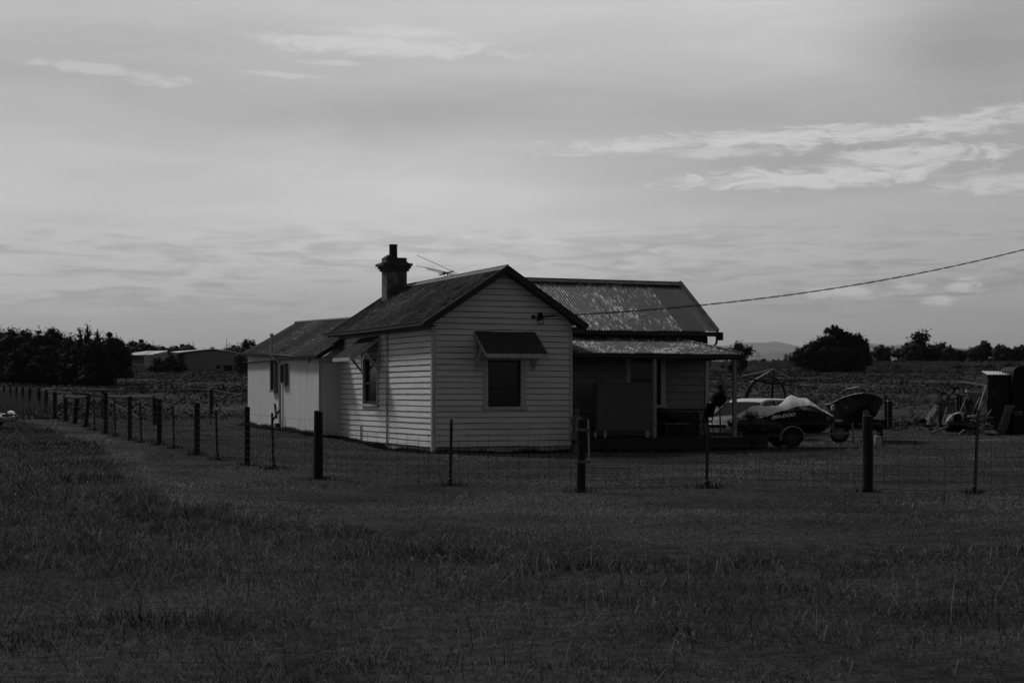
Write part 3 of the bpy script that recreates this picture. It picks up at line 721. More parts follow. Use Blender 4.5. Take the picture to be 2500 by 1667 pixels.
front = thing('wire_fence', gp(1420, 1200), 0, 'wire netting fence on timber posts and steel pickets running across the lawn before the house', 'fence')
FR = [('p', 777, 1172, 1005, .145), ('s', 1099, 1186, 1024, 0), ('p', 1419, 1201, 1024, .125), ('s', 1725, 1192, 1040, 0), ('p', 2118, 1201, 1016, .145), ('s', 2379, 1206, 1000, 0), ('p', 2745, 1204, 1016, .14)]
pf = []
for k, u, v, vt, w in FR:
    p = gp(u, v); pf.append(p); tz = topz(u, vt, p)
    if k == 'p': fence_post(front, p, tz, w=w)
    else: star_picket(front, p, tz, lean=.02 if u < 2000 else .06)
wires(front, pf, 1.0, cell=.20, seed=1)
# bracket straps and pale tube at the middle post
pm = pf[2]; m = MB()
m.tube([pm+Vector((.115, -.02, .35)), pm+Vector((.10, -.03, 1.05))], .014, 6); m.build('gate_tube', 'pipe_pale', front, world=True)
for h in (.42, .88): m = MB(); m.box(pm.x-.075, pm.x+.13, pm.y-.085, pm.y+.07, pm.z+h, pm.z+h+.045); m.build('strap', 'pipe', front, world=True)
# side fence along the track
LF = [('p', 777, 1172, 1005, .145), ('s', 668, 1147, 1008, 0), ('p', 604, 1136, 994.5, .10), ('s', 531, 1123, 1000, 0), ('p', 481, 1112, 984, .11), ('s', 425, 1096, 990, 0), ('p', 389, 1087, 976, .115),
      ('s', 345, 1080, 981, 0), ('p', 317, 1075, 968.5, .105), ('s', 282, 1067, 975, 0), ('p', 258, 1060, 960, .11), ('s', 231, 1052, 972, 0), ('p', 208, 1043, 964, .11, .12), ('p', 182, 1035, 963, .15, .09), ('p', 160, 1028.5, 961.5, .13),
      ('p', 134, 1022.5, 956.5, .14), ('p', 113, 1012.5, 952, .13), ('p', 95, 1006, 947.5, .14), ('p', 73, 998, 946.5, .14), ('p', 56, 992, 944.5, .13), ('p', 40, 987, 944, .12), ('p', 25, 983, 942.5, .12), ('p', 10, 979, 941.5, .12), ('p', -8, 976, 941, .12)]
side = thing('wire_fence', gp(389, 1087), 0, 'long fence of dark timber posts receding along the grassy track on the left', 'fence')
pl = []
for t in LF:
    p = gp(t[1], t[2]); pl.append(p); tz = topz(t[1], t[3], p)
    if t[1] == 777: continue
    if t[0] == 'p': fence_post(side, p, tz, w=t[4], lean=t[5] if len(t) > 5 else 0)
    else: star_picket(side, p, tz, lean=-.03)
wires(side, pl[:12], 1.0, cell=.15, seed=2)
wires(side, pl[11:], 1.0, rows=(.3, .6), cell=.5, seed=3, stays=False)
# yard rails behind
yard = thing('yard_fence', gp(378, 1037), 0, 'old yard fence with round top rails and stout posts behind the track fence', 'fence')
YP = [(96, 1004, 953), (253, 1012, 953), (379, 1037, 965)]
yp = []
for u, v, vt in YP:
    p = gp(u, v); yp.append(p); fence_post(yard, p, topz(u, vt, p), w=.17 if u > 200 else .12)
def rail(par, a, b, w=.11):
    m = MB(); mid = (a+b)/2+Vector((0, 0, -.02)); m.tube([a, mid, b], [w/2, w/2.1, w/2.2], 8); return m.build('rail', 'post', par, world=True)
def VP(u, v, p): return Vector(((u-1250)/FOC*p.y, p.y, topz(u, v, p)))
rail(yard, VP(100, 953.5, yp[0]), VP(178, 960, yp[1]), .10); rail(yard, VP(178, 959, yp[1]), VP(254, 966, yp[1]), .10)
rail(yard, VP(252, 968, yp[1]), VP(381, 969, yp[2]), .13)
r1, r2 = gp(160, 1029), gp(210, 1043); rail(yard, VP(162, 968, r1), VP(214, 969.5, r2), .14); rail(yard, VP(214, 964, r2), VP(256, 966, yp[1]), .12)
m = MB(); m.bar(VP(258, 974, yp[1]), VP(342, 1020, yp[2]), .04); m.build('brace', 'picket', yard, world=True)
m = MB(); q = VP(388, 967, yp[2]); m.box(q.x-.13, q.x+.13, q.y-.09, q.y-.08, q.z-.07, q.z+.09); m.build('tag', 'wire_pale', yard, world=True)
pst = gp(516, 1012); lone = thing('fence_post', pst, 0, 'lone dark post with a steel picket at its foot left of the rear wing', 'fence post')
fence_post(lone, pst, topz(516, 951.5, pst), w=.15)
m = MB(); q = gp(513.5, 1036); m.bar(q, Vector((q.x+.02, q.y, topz(514, 960, q))), .03); m.build('picket', 'picket', lone, world=True)

# ================================================================== things by the verandah
def local_thing(name, x, y, z, label, cat, group=None): return thing(name, HL(x, y, z), HT, label, cat, group)
t = local_thing('standing_panel', 5.4, .9, .325, 'large dusty pale panel on four short legs standing on the verandah', 'panel')
m = MB(); m.box(-.62, .82, -.08, .06, .17, 1.40); o = m.build('board', 'panel_pale', t); bevel(o, .02, 3)
m = MB(); m.tube([(-.66, .0, .17), (-.66, .0, 1.38)], .10, 12); m.build('rolled_edge', 'panel_pale', t)
for x in (-.72, -.50, .68, .80):
    m = MB(); m.box(x-.02, x+.025, -.11 if x in (-.50, .68) else .0, -.06 if x in (-.50, .68) else .06, 0, .17); m.build('leg', 'board_trim', t)
m = MB(); m.lathe((.42, -.085, .72), [(.01, -.008), (.028, -.004), (.028, .004)], 10, axis='y'); m.build('handle', 'black', t)
t = local_thing('garden_table', 7.45, 1.45, .325, 'dark outdoor table with splayed legs in the shade of the verandah', 'table')
m = MB(); m.box(-.66, .72, -.36, .36, .68, .72); bevel(m.build('tabletop', 'timber_dark', t), .006)
for sx, sy in ((-1, -1), (1, -1), (1, 1), (-1, 1)):
    m = MB(); m.bar((sx*.55, sy*.27, .68), (sx*.62, sy*.33, 0), .045); m.build('leg', 'timber_dark', t)
t = local_thing('storage_crate', 7.35, 1.5, .325, 'dark slatted storage crate pushed under the outdoor table', 'crate')
m = MB()
for k in range(4): m.box(-.50, .50, -.26, -.24, .02+k*.145, .15+k*.145); m.box(-.50, -.48, -.24, .26, .02+k*.145, .15+k*.145); m.box(.48, .50, -.24, .26, .02+k*.145, .15+k*.145)
m.box(-.48, .48, -.235, .26, .0, .58); m.build('box', 'timber_dark', t)
m = MB(); m.box(-.53, .53, -.29, .28, .585, .615); m.build('lid', 'timber_dark', t)
t = local_thing('low_table', 6.80, .75, .325, 'low dark slatted table standing in front of the outdoor table', 'table')
m = MB()
for k in range(5): m.box(-.36, .36, -.25+k*.1, -.16+k*.1, .33, .36)
m.build('tabletop', 'timber_old', t)
for sx in (-.3, .3):
    for sy in (-.2, .2): m = MB(); m.box(sx-.02, sx+.02, sy-.02, sy+.02, 0, .33); m.build('leg', 'timber_dark', t)
m = MB(); m.lathe((0, 0, 0), [(.07, 0), (.14, .03), (.21, .10), (.23, .13), (.215, .13), (.13, .045), (.02, .02)], 22); o = m.build('bowl', 'black'); o.location = HL(6.82, .75, .69); o.rotation_euler = (0, 0, HT); tag(o, 'wide dark bowl resting on the low slatted table', 'bowl')
t = local_thing('garden_chair', 7.42, .42, .325, 'dark curved frame chair at the right end of the verandah', 'chair')
for s_ in (-1, 1):
    m = MB(); m.tube([(-.24, s_*.24, 0), (-.20, s_*.24, .42), (.20, s_*.24, .40), (.28, s_*.24, 0)], .016, 6); m.tube([(.20, s_*.24, .40), (.27, s_*.23, .65), (.34, s_*.22, .88)], .016, 6); m.build('side_frame', 'black', t)
m = MB(); m.box(-.22, .22, -.24, .24, .40, .43); m.build('seat', 'black', t)
m = MB(); m.bar((.24, 0, .52), (.34, 0, .88), .44, .02, up=(1, 0, 0)); m.build('backrest', 'black', t)
# garden figure at the corner of the gable wall
gf = HL(3.52, -.50); gz = float(g(gf.x, gf.y))
t = thing('garden_statue', (gf.x, gf.y, gz), HT, 'small weathered garden statue of a draped figure by the corner of the gable wall', 'statue')
m = MB(); secs = []
prof = [(.30, .0, .13, .10), (.34, .0, .15, .11), (.45, 0, .135, .10), (.60, 0, .115, .085), (.70, 0, .11, .08), (.80, 0, .125, .08), (.86, 0, .12, .07), (.90, 0, .07, .05), (.93, .0, .035, .035), (.96, 0, .04, .045), (1.0, .0, .058, .062), (1.05, 0, .055, .06), (1.09, 0, .03, .035), (1.10, 0, .008, .01)]
for z, xx, a, b in prof: secs.append([(xx+a*math.cos(k*math.pi/8), b*math.sin(k*math.pi/8)*(1+.05*math.sin(k*3)), z) for k in range(16)])
m.loft(secs); m.sm = True
for s_ in (-1, 1): m.tube([(s_*.115, 0, .84), (s_*.145, -.03, .70), (s_*.09, -.09, .62), (s_*.02, -.10, .64)], [.036, .032, .026, .022], 8)
m.build('figure', 'stone', t)
m = MB(); m.lathe((0, 0, 0), [(.15, 0), (.15, .05), (.08, .09), (.07, .24), (.12, .29), (.16, .30), (.16, .32)], 14); m.build('pedestal', 'stone', t)

# ------------------------------------------------------------------ leaves
def leaf_cloud(centers, n, size, seed, flat=.0, shell=.35):
    """numpy: n leaf-size triangles spread through ellipsoids (cx,cy,cz,rx,ry,rz)"""
    r = np.random.default_rng(seed); C = np.array(centers, float); vol = (C[:, 3]*C[:, 4]*C[:, 5])**.75; k = r.choice(len(C), n, p=vol/vol.sum())
    d = r.normal(size=(n, 3)); d /= np.linalg.norm(d, axis=1)[:, None]; rad = r.random(n)**shell
    # clumps: pull points towards random clump centres
    c = C[k]; P = c[:, :3]+d*rad[:, None]*c[:, 3:]*(1+.12*np.sin(d[:, :1]*7+c[:, :1])+.10*np.sin(d[:, 2:]*9+c[:, 1:2]*3))
    cl = P[r.choice(n, max(8, n//16))]; j = r.integers(0, len(cl), n); pull = r.random(n) < .6
    P = np.where(pull[:, None], cl[j]+r.normal(size=(n, 3))*size*1.0, P)
    s = size*r.uniform(.5, 1.3, n)
    a = r.normal(size=(n, 3)); a /= np.linalg.norm(a, axis=1)[:, None]; b = r.normal(size=(n, 3)); b = np.cross(a, b); b /= np.linalg.norm(b, axis=1)[:, None]
    V = np.stack([P-a*s[:, None]*.5, P+a*s[:, None]*.5, P+b*s[:, None]*.7], 1).reshape(-1, 3)
    return V
def tri_mesh(name, V, m, parent=None, extra=None):
    me = bpy.data.meshes.new(name); n = len(V)//3; Fs = np.arange(n*3, dtype=np.int32)
    if extra is not None:
        ev, ef = extra; V = np.concatenate([V, ev]); Fs = np.concatenate([Fs, (ef+n*3).ravel().astype(np.int32)])
    nt_ = len(Fs)//3
    me.vertices.add(len(V)); me.vertices.foreach_set('co', V.astype(np.float32).ravel())
    me.loops.add(len(Fs)); me.loops.foreach_set('vertex_index', Fs)
    me.polygons.add(nt_); me.polygons.foreach_set('loop_start', np.arange(0, nt_*3, 3, dtype=np.int32)); me.update(calc_edges=True)
    me.materials.append(M[m]); o = bpy.data.objects.new(name, me); COL.objects.link(o)
    if parent is not None: o.parent = parent
    return o
import bmesh
def blob(cs, k=.72, seed=0):
    r = random.Random(seed); bm = bmesh.new()
    for c in cs:
        geo = bmesh.ops.create_icosphere(bm, subdivisions=2, radius=1)
        for v in geo['verts']:
            f = k*(1+r.uniform(-.14, .14)); v.co = Vector((c[0]+v.co.x*c[3]*f, c[1]+v.co.y*c[4]*f, c[2]+v.co.z*c[5]*f))
    ev = np.array([v.co[:] for v in bm.verts]); bm.verts.index_update(); ef = np.array([[v.index for v in f.verts] for f in bm.faces]); bm.free()
    return ev, ef
def densify(cs, n, seed, k0=.28, k1=.5):
    r = random.Random(seed); out = list(cs)
    for i in range(n):
        c = cs[r.randrange(len(cs))]; a = r.uniform(0, 6.28); z = r.uniform(-.5, 1); q = math.sqrt(max(0, 1-z*z)); f = r.uniform(.72, .98)
        m_ = min(c[3], c[5]*1.6)*r.uniform(k0, k1)
        out.append((c[0]+math.cos(a)*q*c[3]*f, c[1]+math.sin(a)*q*c[4]*f, c[2]+z*c[5]*f, m_, m_, m_*r.uniform(.7, 1.0)))
    return out
def tree(name, p, h, w, kind, label, cat='tree', group=None, leaf='leaf_dark', seed=1, n=2600, size=None, crown_lo=.12, core=.72):
    r = random.Random(seed); t = thing(name, tuple(p), 0, label, cat, group); cs = []
    if kind == 'round':      # broad lobed crown
        hc = h*(1-crown_lo)
        for k in range(12):
            a = k*2.4+r.uniform(-.4, .4); e = math.asin(min(1, (k+.5)/12)); q = math.cos(e)
            cs.append((math.cos(a)*q*w*.27, math.sin(a)*q*w*.27, h*crown_lo+hc*(.42+.38*math.sin(e))*r.uniform(.9, 1.08), w*.20*r.uniform(.85, 1.2), w*.20, hc*.19*r.uniform(.8, 1.15)))
        for k in range(4): cs.append(((k-1.5)*w*.22, 0, h*(crown_lo+.14), w*.20, w*.20, h*.17))
        cs.append((0, 0, h*(crown_lo+.35*(1-crown_lo)), w*.36, w*.36, h*(1-crown_lo)*.34))
        cs.append((0, 0, h*(crown_lo+.60*(1-crown_lo)), w*.26, w*.26, h*(1-crown_lo)*.38))
    elif kind == 'mass':     # full to the ground
        for k in range(14):
            a = r.uniform(0, 6.28); q = k/13; cs.append((math.cos(a)*w*.30*(1-q*.75), math.sin(a)*w*.26*(1-q*.75), h*(.10+.80*q), w*.24*(1.1-.75*q)*r.uniform(.85, 1.2), w*.22*(1.1-.75*q), h*.14*r.uniform(.8, 1.2)))
        cs.append((0, 0, h*.36, w*.38, w*.36, h*.36)); cs.append((0, 0, h*.62, w*.22, w*.22, h*.33))
    elif kind == 'cone':
        for k in range(16):
            q = k/15; a = k*2.4; rr = w*.42*(1.02-q)**.8; cs.append((math.cos(a)*rr*.4, math.sin(a)*rr*.4, h*(.06+.90*q), max(rr*.75, w*.035), max(rr*.75, w*.035), h*.075))
    elif kind == 'umbrella': # tall bare trunk, separated plates of foliage
        for (dx, q, rr, rz) in ((.05, .93, .30, .05), (-.12, .84, .26, .045), (.20, .80, .24, .045), (-.02, .74, .22, .06), (-.25, .66, .20, .05), (.12, .62, .25, .07), (0, .45, .34, .13), (.05, .28, .42, .16)):
            cs.append((dx*w, r.uniform(-.1, .1)*w, h*q, w*rr, w*rr*.9, h*rz))
    elif kind == 'open':     # gum: crown of loose puffs with sky showing between
        for k in range(15):
            a = r.uniform(0, 6.28); rr = r.uniform(.15, .42); q = r.uniform(0, 1); e = math.sqrt(max(0, 1-(rr*2.0)**2*.8))
            cs.append((math.cos(a)*w*rr, math.sin(a)*w*rr, h*(crown_lo+(1-crown_lo)*(.35+.5*e*q)), w*.13*r.uniform(.7, 1.3), w*.12, h*(1-crown_lo)*.10))
    else:                    # bush
        for k in range(8):
            a = r.uniform(0, 6.28); cs.append((math.cos(a)*w*.28, math.sin(a)*w*.25, h*r.uniform(.30, .66), w*.22, w*.22, h*.28))
    size = size or max(w*.035, .12)
    if kind not in ('open', 'umbrella'): cs = densify(cs, 34, seed)
    else: cs = densify(cs, 26, seed, .35, .6)
    V = leaf_cloud(cs, n, size, seed, shell=.30 if kind != 'open' else .5)
    if kind == 'cone':       # ragged leaders
        pass
    V[:, 2] = np.maximum(V[:, 2], .02)
    ex = blob(cs, core if kind not in ('open', 'umbrella') else .30 if kind == 'open' else .6, seed)
    tri_mesh('crown', V, leaf, t, ex)
    m = MB(); tr = max(.05, w*.028); hh = h*.8 if kind in ('cone', 'umbrella', 'open') else h*.55
    m.tube([(0, 0, -.3), (tr*.6, 0, hh*.35), (-tr*.4, 0, hh*.7), (0, 0, hh)], [tr*1.5, tr, tr*.75, tr*.3], 7)
    for k in range(5):
        c_ = cs[(k*3) % 8]; m.tube([(0, 0, hh*(.40+.08*k)), (c_[0]*.5, c_[1]*.5, (hh*(.45+.08*k)+c_[2])/2+.02*h), (c_[0], c_[1], c_[2])], [tr*.6, tr*.4, tr*.15], 5)
    m.build('trunk', 'bark', t); return t
def tree_px(u, vt, wpx, vb, d, **k):
    p = gd(u, d); zt = CAMZ+(HOR-vt)/FOC*d; zb = p.z
    return tree(k.pop('name', 'tree'), p, zt-zb, wpx/FOC*d, **k)

# big conifer clump in the field on the right
B_ = thing('conifer_tree', gd(2012, 275), 0, 'massive dark conifer with a broad skirt standing in the ploughed field', 'tree')
d = 275; k_ = d/FOC; p0 = gd(2012, d); zb = p0.z
def cpx(u, v, ru, rv, dy=0): return ((u-2012)*k_, dy, CAMZ+(HOR-v)/FOC*d-zb, ru*k_, ru*k_*.8, rv*k_)
cs = [cpx(2048, 815, 20, 10), cpx(2030, 810, 16, 8), cpx(2058, 822, 16, 9), cpx(2020, 828, 24, 10), cpx(2005, 836, 20, 9), cpx(2052, 838, 34, 16), cpx(2084, 826, 20, 10), cpx(2096, 836, 20, 14), cpx(2108, 848, 18, 14), cpx(1990, 848, 22, 9), cpx(1975, 853, 16, 8),
      cpx(1960, 864, 20, 12), cpx(1948, 872, 18, 12), cpx(2000, 866, 44, 22), cpx(2050, 866, 52, 30), cpx(2095, 866, 34, 24), cpx(2115, 872, 16, 14), cpx(1970, 884, 34, 16), cpx(2020, 890, 56, 18), cpx(2075, 892, 48, 15), cpx(2120, 884, 14, 12), cpx(2015, 898, 60, 10), cpx(2070, 900, 46, 8), cpx(2038, 803, 10, 5), cpx(2012, 848, 20, 14), cpx(2078, 848, 20, 15)]
cs = densify(cs, 150, 8, .22, .42)
r = random.Random(12); base_ = list(cs)
for i in range(170):
    c = base_[r.randrange(24)]; a = r.uniform(0, 6.28); e = r.uniform(.1, 1.3); q = math.cos(e); cs.append((c[0]+math.cos(a)*q*c[3]*1.02, c[1]+math.sin(a)*q*c[4], c[2]+math.sin(e)*c[5]*1.02, r.uniform(.12, .3), .2, r.uniform(.25, .60)))
tri_mesh('crown', leaf_cloud(cs, 30000, 3.4*k_, 5, shell=.35), 'leaf_dark', B_, blob(cs, .80, 5))
m = MB(); m.tube([(0, 0, -.5), (.4, 0, 3), (1.4, 0, 5.6)], [.6, .4, .15], 8); m.build('trunk', 'bark', B_)

GR = 'trees along the rise on the right'; GL = 'trees of the windbreak on the left'; GM = 'trees behind the factory buildings'
T = tree_px
T(1807, 831, 68, 886, 240, kind='open', label='round-crowned gum tree with sky showing through, just right of the verandah roof', leaf='leaf_mid', seed=3, n=3400, crown_lo=.18, size=.30, name='gum_tree')
T(1800, 866, 60, 888, 250, kind='bush', label='low dark scrub at the foot of the round-crowned gum tree', cat='shrub', seed=4, n=1200, name='shrub')
T(1733, 838, 34, 872, 230, kind='open', label='small gum tree just showing over the verandah roof end', leaf='leaf_mid', seed=5, n=1300, name='gum_tree')
for i, (u, vt, w) in enumerate(((1842, 872, 22), (1862, 868, 34), (1893, 872, 30), (1912, 867, 26), (1935, 869, 22), (1780, 872, 30))):
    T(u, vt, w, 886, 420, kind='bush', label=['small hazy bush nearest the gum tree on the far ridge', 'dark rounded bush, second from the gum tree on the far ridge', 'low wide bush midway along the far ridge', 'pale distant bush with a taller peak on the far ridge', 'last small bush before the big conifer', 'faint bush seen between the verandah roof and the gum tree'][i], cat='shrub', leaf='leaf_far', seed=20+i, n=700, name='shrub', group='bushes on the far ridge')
T(1927, 853, 36, 886, 300, kind='open', label='small leaning tree tucked against the left flank of the big conifer', seed=31, n=1400, name='tree')
rt = [(2150, 846, 44, 'round', 'dark round tree beside the right flank of the big conifer'), (2170, 841, 50, 'open', 'loose-crowned tree, second to the right of the big conifer'), (2205, 850, 40, 'round', 'low tree in the gap left of the tall umbrella tree'),
      (2225, 840, 50, 'round', 'dense round tree at the foot of the tall umbrella tree'), (2270, 847, 40, 'round', 'dense low tree on the right foot of the umbrella tree'), (2292, 839, 46, 'round', 'pair-topped round tree right of the umbrella tree'), (2316, 845, 38, 'round', 'round tree third right of the umbrella tree'), (2338, 856, 34, 'round', 'low tree sloping down into the gap in the tree row'),
      (2362, 856, 34, 'round', 'low tree rising from the right side of the gap'), (2383, 846, 40, 'round', 'tree above the tin-roofed outhouse, stepping up to a peak'), (2402, 835, 36, 'round', 'peaked dark tree above the tin-roofed outhouse'), (2428, 848, 34, 'open', 'thin tree letting sky through above the outhouse roof'), (2448, 841, 42, 'round', 'twin-headed tree right above the outhouse'), (2480, 848, 36, 'round', 'dark tree at the right end of the row'), (2502, 842, 40, 'round', 'last tree cut by the right frame edge'), (2540, 838, 60, 'round', 'tree beyond the right end of the row')]
for i, (u, vt, w, kd, lb) in enumerate(rt):
    T(u, vt-6, w*1.4, 888, 335+5*(i % 3), kind=kd, label=lb, leaf='leaf_dark' if i % 3 else 'leaf_mid', seed=40+i, n=2400, group=GR, crown_lo=.0, name='gum_tree', core=.7)
T(2245, 812, 52, 886, 338, kind='umbrella', label='tallest tree of the right row with stacked umbrella foliage', seed=61, n=3000, size=.5, group=GR, name='gum_tree')
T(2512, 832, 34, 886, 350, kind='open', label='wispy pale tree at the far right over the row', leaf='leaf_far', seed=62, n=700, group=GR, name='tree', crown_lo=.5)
# low scrub on the embankment
for i, (u, vt, vb, w) in enumerate(((2340, 884, 900, 70), (2400, 886, 902, 60), (2470, 882, 900, 60), (2200, 889, 900, 60), (1900, 890, 902, 50), (1780, 886, 899, 60))):
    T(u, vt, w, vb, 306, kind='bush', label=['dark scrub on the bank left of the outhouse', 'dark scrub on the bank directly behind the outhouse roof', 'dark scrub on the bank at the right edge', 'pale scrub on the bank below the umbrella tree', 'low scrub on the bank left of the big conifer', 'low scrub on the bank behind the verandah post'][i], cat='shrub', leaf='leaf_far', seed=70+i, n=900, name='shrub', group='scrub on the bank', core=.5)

# windbreak on the left
lt = [(-20, 792, 110, 'round', 176), (22, 797, 95, 'round', 172), (62, 806, 66, 'round', 178), (88, 812, 70, 'round', 168), (118, 803, 76, 'round', 170), (140, 804, 50, 'round', 172), (168, 812, 60, 'round', 162), (196, 806, 46, 'cone', 158), (214, 795, 62, 'cone', 152), (238, 806, 40, 'cone', 152), (232, 830, 96, 'mass', 150), (272, 809, 82, 'round', 190), (292, 836, 62, 'round', 196), (55, 840, 110, 'mass', 158), (120, 845, 120, 'mass', 155), (180, 850, 100, 'mass', 152), (250, 870, 50, 'mass', 158), (0, 860, 90, 'mass', 165)]
ll = ['tall dark tree cut by the left frame edge', 'tall dark tree with a twiggy top near the left edge', 'dome-topped tree, third of the left windbreak', 'dark tree between two domes in the left windbreak', 'broad dark tree in the middle of the left windbreak', 'dark tree with a bumpy top left of the pointed conifers', 'lower dark tree left of the pointed conifers', 'small pointed conifer left of the tallest one', 'tallest pointed conifer of the windbreak', 'small pointed conifer right of the tallest one', 'thick dark bush mass under the pointed conifers', 'big dome-crowned tree at the right end of the windbreak', 'dark tree filling the slope down behind the small hut', 'lower foliage tree in front of the third dome', 'front tree at the middle of the windbreak', 'front tree below the small conifers', 'dark bush at the right foot of the windbreak beside the field', 'front bush at the left edge of the windbreak']
for i, (u, vt, w, kd, d) in enumerate(lt):
    T(u, vt, w*1.2, 930, d, kind=kd, label=ll[i], seed=90+i, n=6500, group=GL, crown_lo=.0, name='conifer_tree' if kd == 'cone' else 'tree', size=.20)
mt = [(315, 838, 60, 'round', 330, 'dark tree between the windbreak dome and the first factory'), (342, 832, 56, 'round', 330, 'widest round tree behind the left factory roof'), (388, 843, 44, 'round', 335, 'round tree behind the factory ridge'), (421, 846, 40, 'round', 340, 'small round tree above the gap between the two factory roofs'), (455, 842, 62, 'round', 345, 'wide flat-topped tree between the factories'), (489, 842, 34, 'open', 345, 'open-crowned tree above the right factory roof'), (512, 850, 36, 'round', 350, 'low tree behind the right factory ridge'), (542, 849, 40, 'open', 345, 'ragged low tree just right of the factory ridge'), (577, 842, 50, 'round', 330, 'round tree left of the rear wing of the house'), (606, 850, 50, 'round', 320, 'dark tree partly hidden by the wing roof')]
for i, (u, vt, w, kd, d, lb) in enumerate(mt):
    T(u, vt-3, w*2.0, 900, d, kind=kd, label=lb, seed=120+i, n=2200, group=GM, crown_lo=.04, leaf='leaf_mid' if i % 2 else 'leaf_dark', name='tree')
T(606, 822, 34, 886, 300, kind='open', label='slender tree whose puffed crown stands above the wing gutter', seed=141, n=1700, crown_lo=.45, size=.28, name='gum_tree')
T(414, 857, 66, 908, 262, kind='mass', label='big dark bush in front of the two factories', cat='shrub', seed=142, n=3200, name='shrub')
T(385, 870, 56, 908, 262, kind='mass', label='lower left lobe bush beside the big dark bush', cat='shrub', seed=143, n=2400, name='shrub')
T(440, 872, 44, 907, 263, kind='mass', label='small bush on the right side of the big dark bush', cat='shrub', seed=144, n=1800, name='shrub')
T(586, 862, 46, 908, 262, kind='mass', label='dark bush between the right factory and the rear wing', cat='shrub', seed=145, n=2400, name='shrub')
for i, (u, vt) in enumerate(((554, 824), (560, 836))):
    p = gd(u, 330); m = MB(); m.tube([p, Vector((p.x-.05, p.y, CAMZ+(HOR-vt)/FOC*330))], [.12, .04], 5)
    tag(m.build('mast', 'pipe', origin=tuple(p)), ['thin tall mast above the trees left of the wing roof', 'shorter thin mast right beside the tall mast'][i], 'mast')
p = gd(1851, 420); m = MB(); top = Vector((p.x, p.y, CAMZ+(HOR-858)/FOC*420))
for s_ in (-1, 1): m.bar(p+Vector((s_*.8, 0, 0)), top, .07)
for z, w in ((.55, 1.1), (.75, 1.4), (.9, .8)): q = p.lerp(top, z); m.bar(q+Vector((-w, 0, 0)), q+Vector((w, 0, 0)), .07)
tag(m.build('power_pylon', 'pipe', origin=tuple(p)), 'tiny distant lattice power pylon beside the round gum tree', 'pylon')

# ================================================================== far buildings
def PX(u, v, d): return W(u, v, d)
def shed_far(label, uL, uR, ridge, eaveL, eaveR, vb, d0, dep, wall, windows=()):
    """gable end towards the camera: (u,v) corners in a plane at distance d0, running back dep"""
    t = thing('factory_building', gd((uL+uR)/2, d0), 0, label, 'factory')
    A_ = [PX(uL, vb, d0), PX(uL, eaveL, d0), PX(*ridge, d0), PX(uR, eaveR, d0), PX(uR, vb, d0)]
    B2 = [p+Vector((-dep*.55, dep, 0)) for p in A_]
    for q in (A_, B2):
        q[0].z -= 1; q[-1].z -= 1
    m = MB(); m.add(A_+B2, [(0, 4, 3, 2, 1), (5, 6, 7, 8, 9), (0, 1, 6, 5), (4, 9, 8, 3)]); m.build('wall', wall, t, world=True)
    m = MB(); o = Vector((-.5, -.7, .15)); 
    m.slab([A_[1]+o, A_[2]+Vector((0, -.7, .15)), B2[2]+Vector((0, 0, .15)), B2[1]+Vector((-.5, 0, .15))], .12)
    m.slab([A_[2]+Vector((0, -.7, .15)), A_[3]+Vector((.5, -.7, .15)), B2[3]+Vector((.5, 0, .15)), B2[2]+Vector((0, 0, .15))], .12)
    m.build('roof', 'roof_far', t, world=True); return t, A_
t, A_ = shed_far('large grey gabled factory with a dark doorway nearest the rear wing', 452, 572, (522, 854.5), 863, 863, 903, 290, 26, 'wall_far')
m = MB(); q = PX(0, 0, 290); 
for u0, u1, v0, v1 in ((528, 537, 891, 899), (546, 567, 891, 903)):
    a, b = PX(u0, v1, 289.85), PX(u1, v0, 289.85); m = MB(); m.box(a.x, b.x, a.y-.03, a.y+.05, a.z-(1 if v1 > 900 else 0), b.z); m.build('door' if v1 > 900 else 'window', 'glass', t, world=True)
t = thing('factory_building', gd(340, 285), 0, 'white factory with stepped bright roofs and a glazed entry near the small hut', 'factory')
m = MB()
def blk(m, u0, u1, vt0, vt1, vb, d, dep):
    a, b, c_, e = PX(u0, vb, d), PX(u1, vb, d), PX(u1, vt1, d), PX(u0, vt0, d); a.z -= 1; b.z -= 1; o = Vector((0, dep, 0))
    m.add([a, b, c_, e, a+o, b+o, c_+o, e+o], [(0, 1, 2, 3), (7, 6, 5, 4), (1, 5, 6, 2), (4, 0, 3, 7), (3, 2, 6, 7)])
m = MB(); blk(m, 290, 313, 871, 870, 905, 284, 20); m.build('wall', 'wall_far', t, world=True)
m = MB(); blk(m, 352, 412, 867, 858, 905, 283, 24); m.build('wall', 'wall_far_pale', t, world=True)
m = MB(); blk(m, 313, 352, 868, 867, 905, 286, 20); m.build('wall', 'wall_far_pale', t, world=True)
m = MB()
for u0, u1, v0, v1, k_ in ((316, 320, 868, 889, 0), (324, 334, 869, 878, 0), (336, 352, 869, 889, 0)):
    a, b = PX(u0, v1, 285.8), PX(u1, v0, 285.8); w_ = MB(); w_.box(a.x, b.x, a.y-.05, a.y+.05, a.z, b.z); w_.build('window', 'alloy' if u0 > 330 else 'glass', t, world=True)
def sheetroof(uf0, vf0, uf1, vf1, ub1, vb1, ub0, vb0, d, dep):
    m = MB(); m.slab([PX(uf0, vf0, d), PX(uf1, vf1, d), PX(ub1, vb1, d+dep), PX(ub0, vb0, d+dep)], .15); m.build('roof', 'roof_far', t, world=True)
sheetroof(289, 871, 314, 869.5, 322, 865, 306, 866.5, 283, 12); sheetroof(308, 868.5, 347, 867.5, 372, 859.5, 330, 862, 284, 14); sheetroof(350, 867.5, 374, 867, 410, 857.5, 388, 858.2, 282, 14); sheetroof(326, 863, 362, 862, 392, 858.3, 358, 858.8, 292, 10)
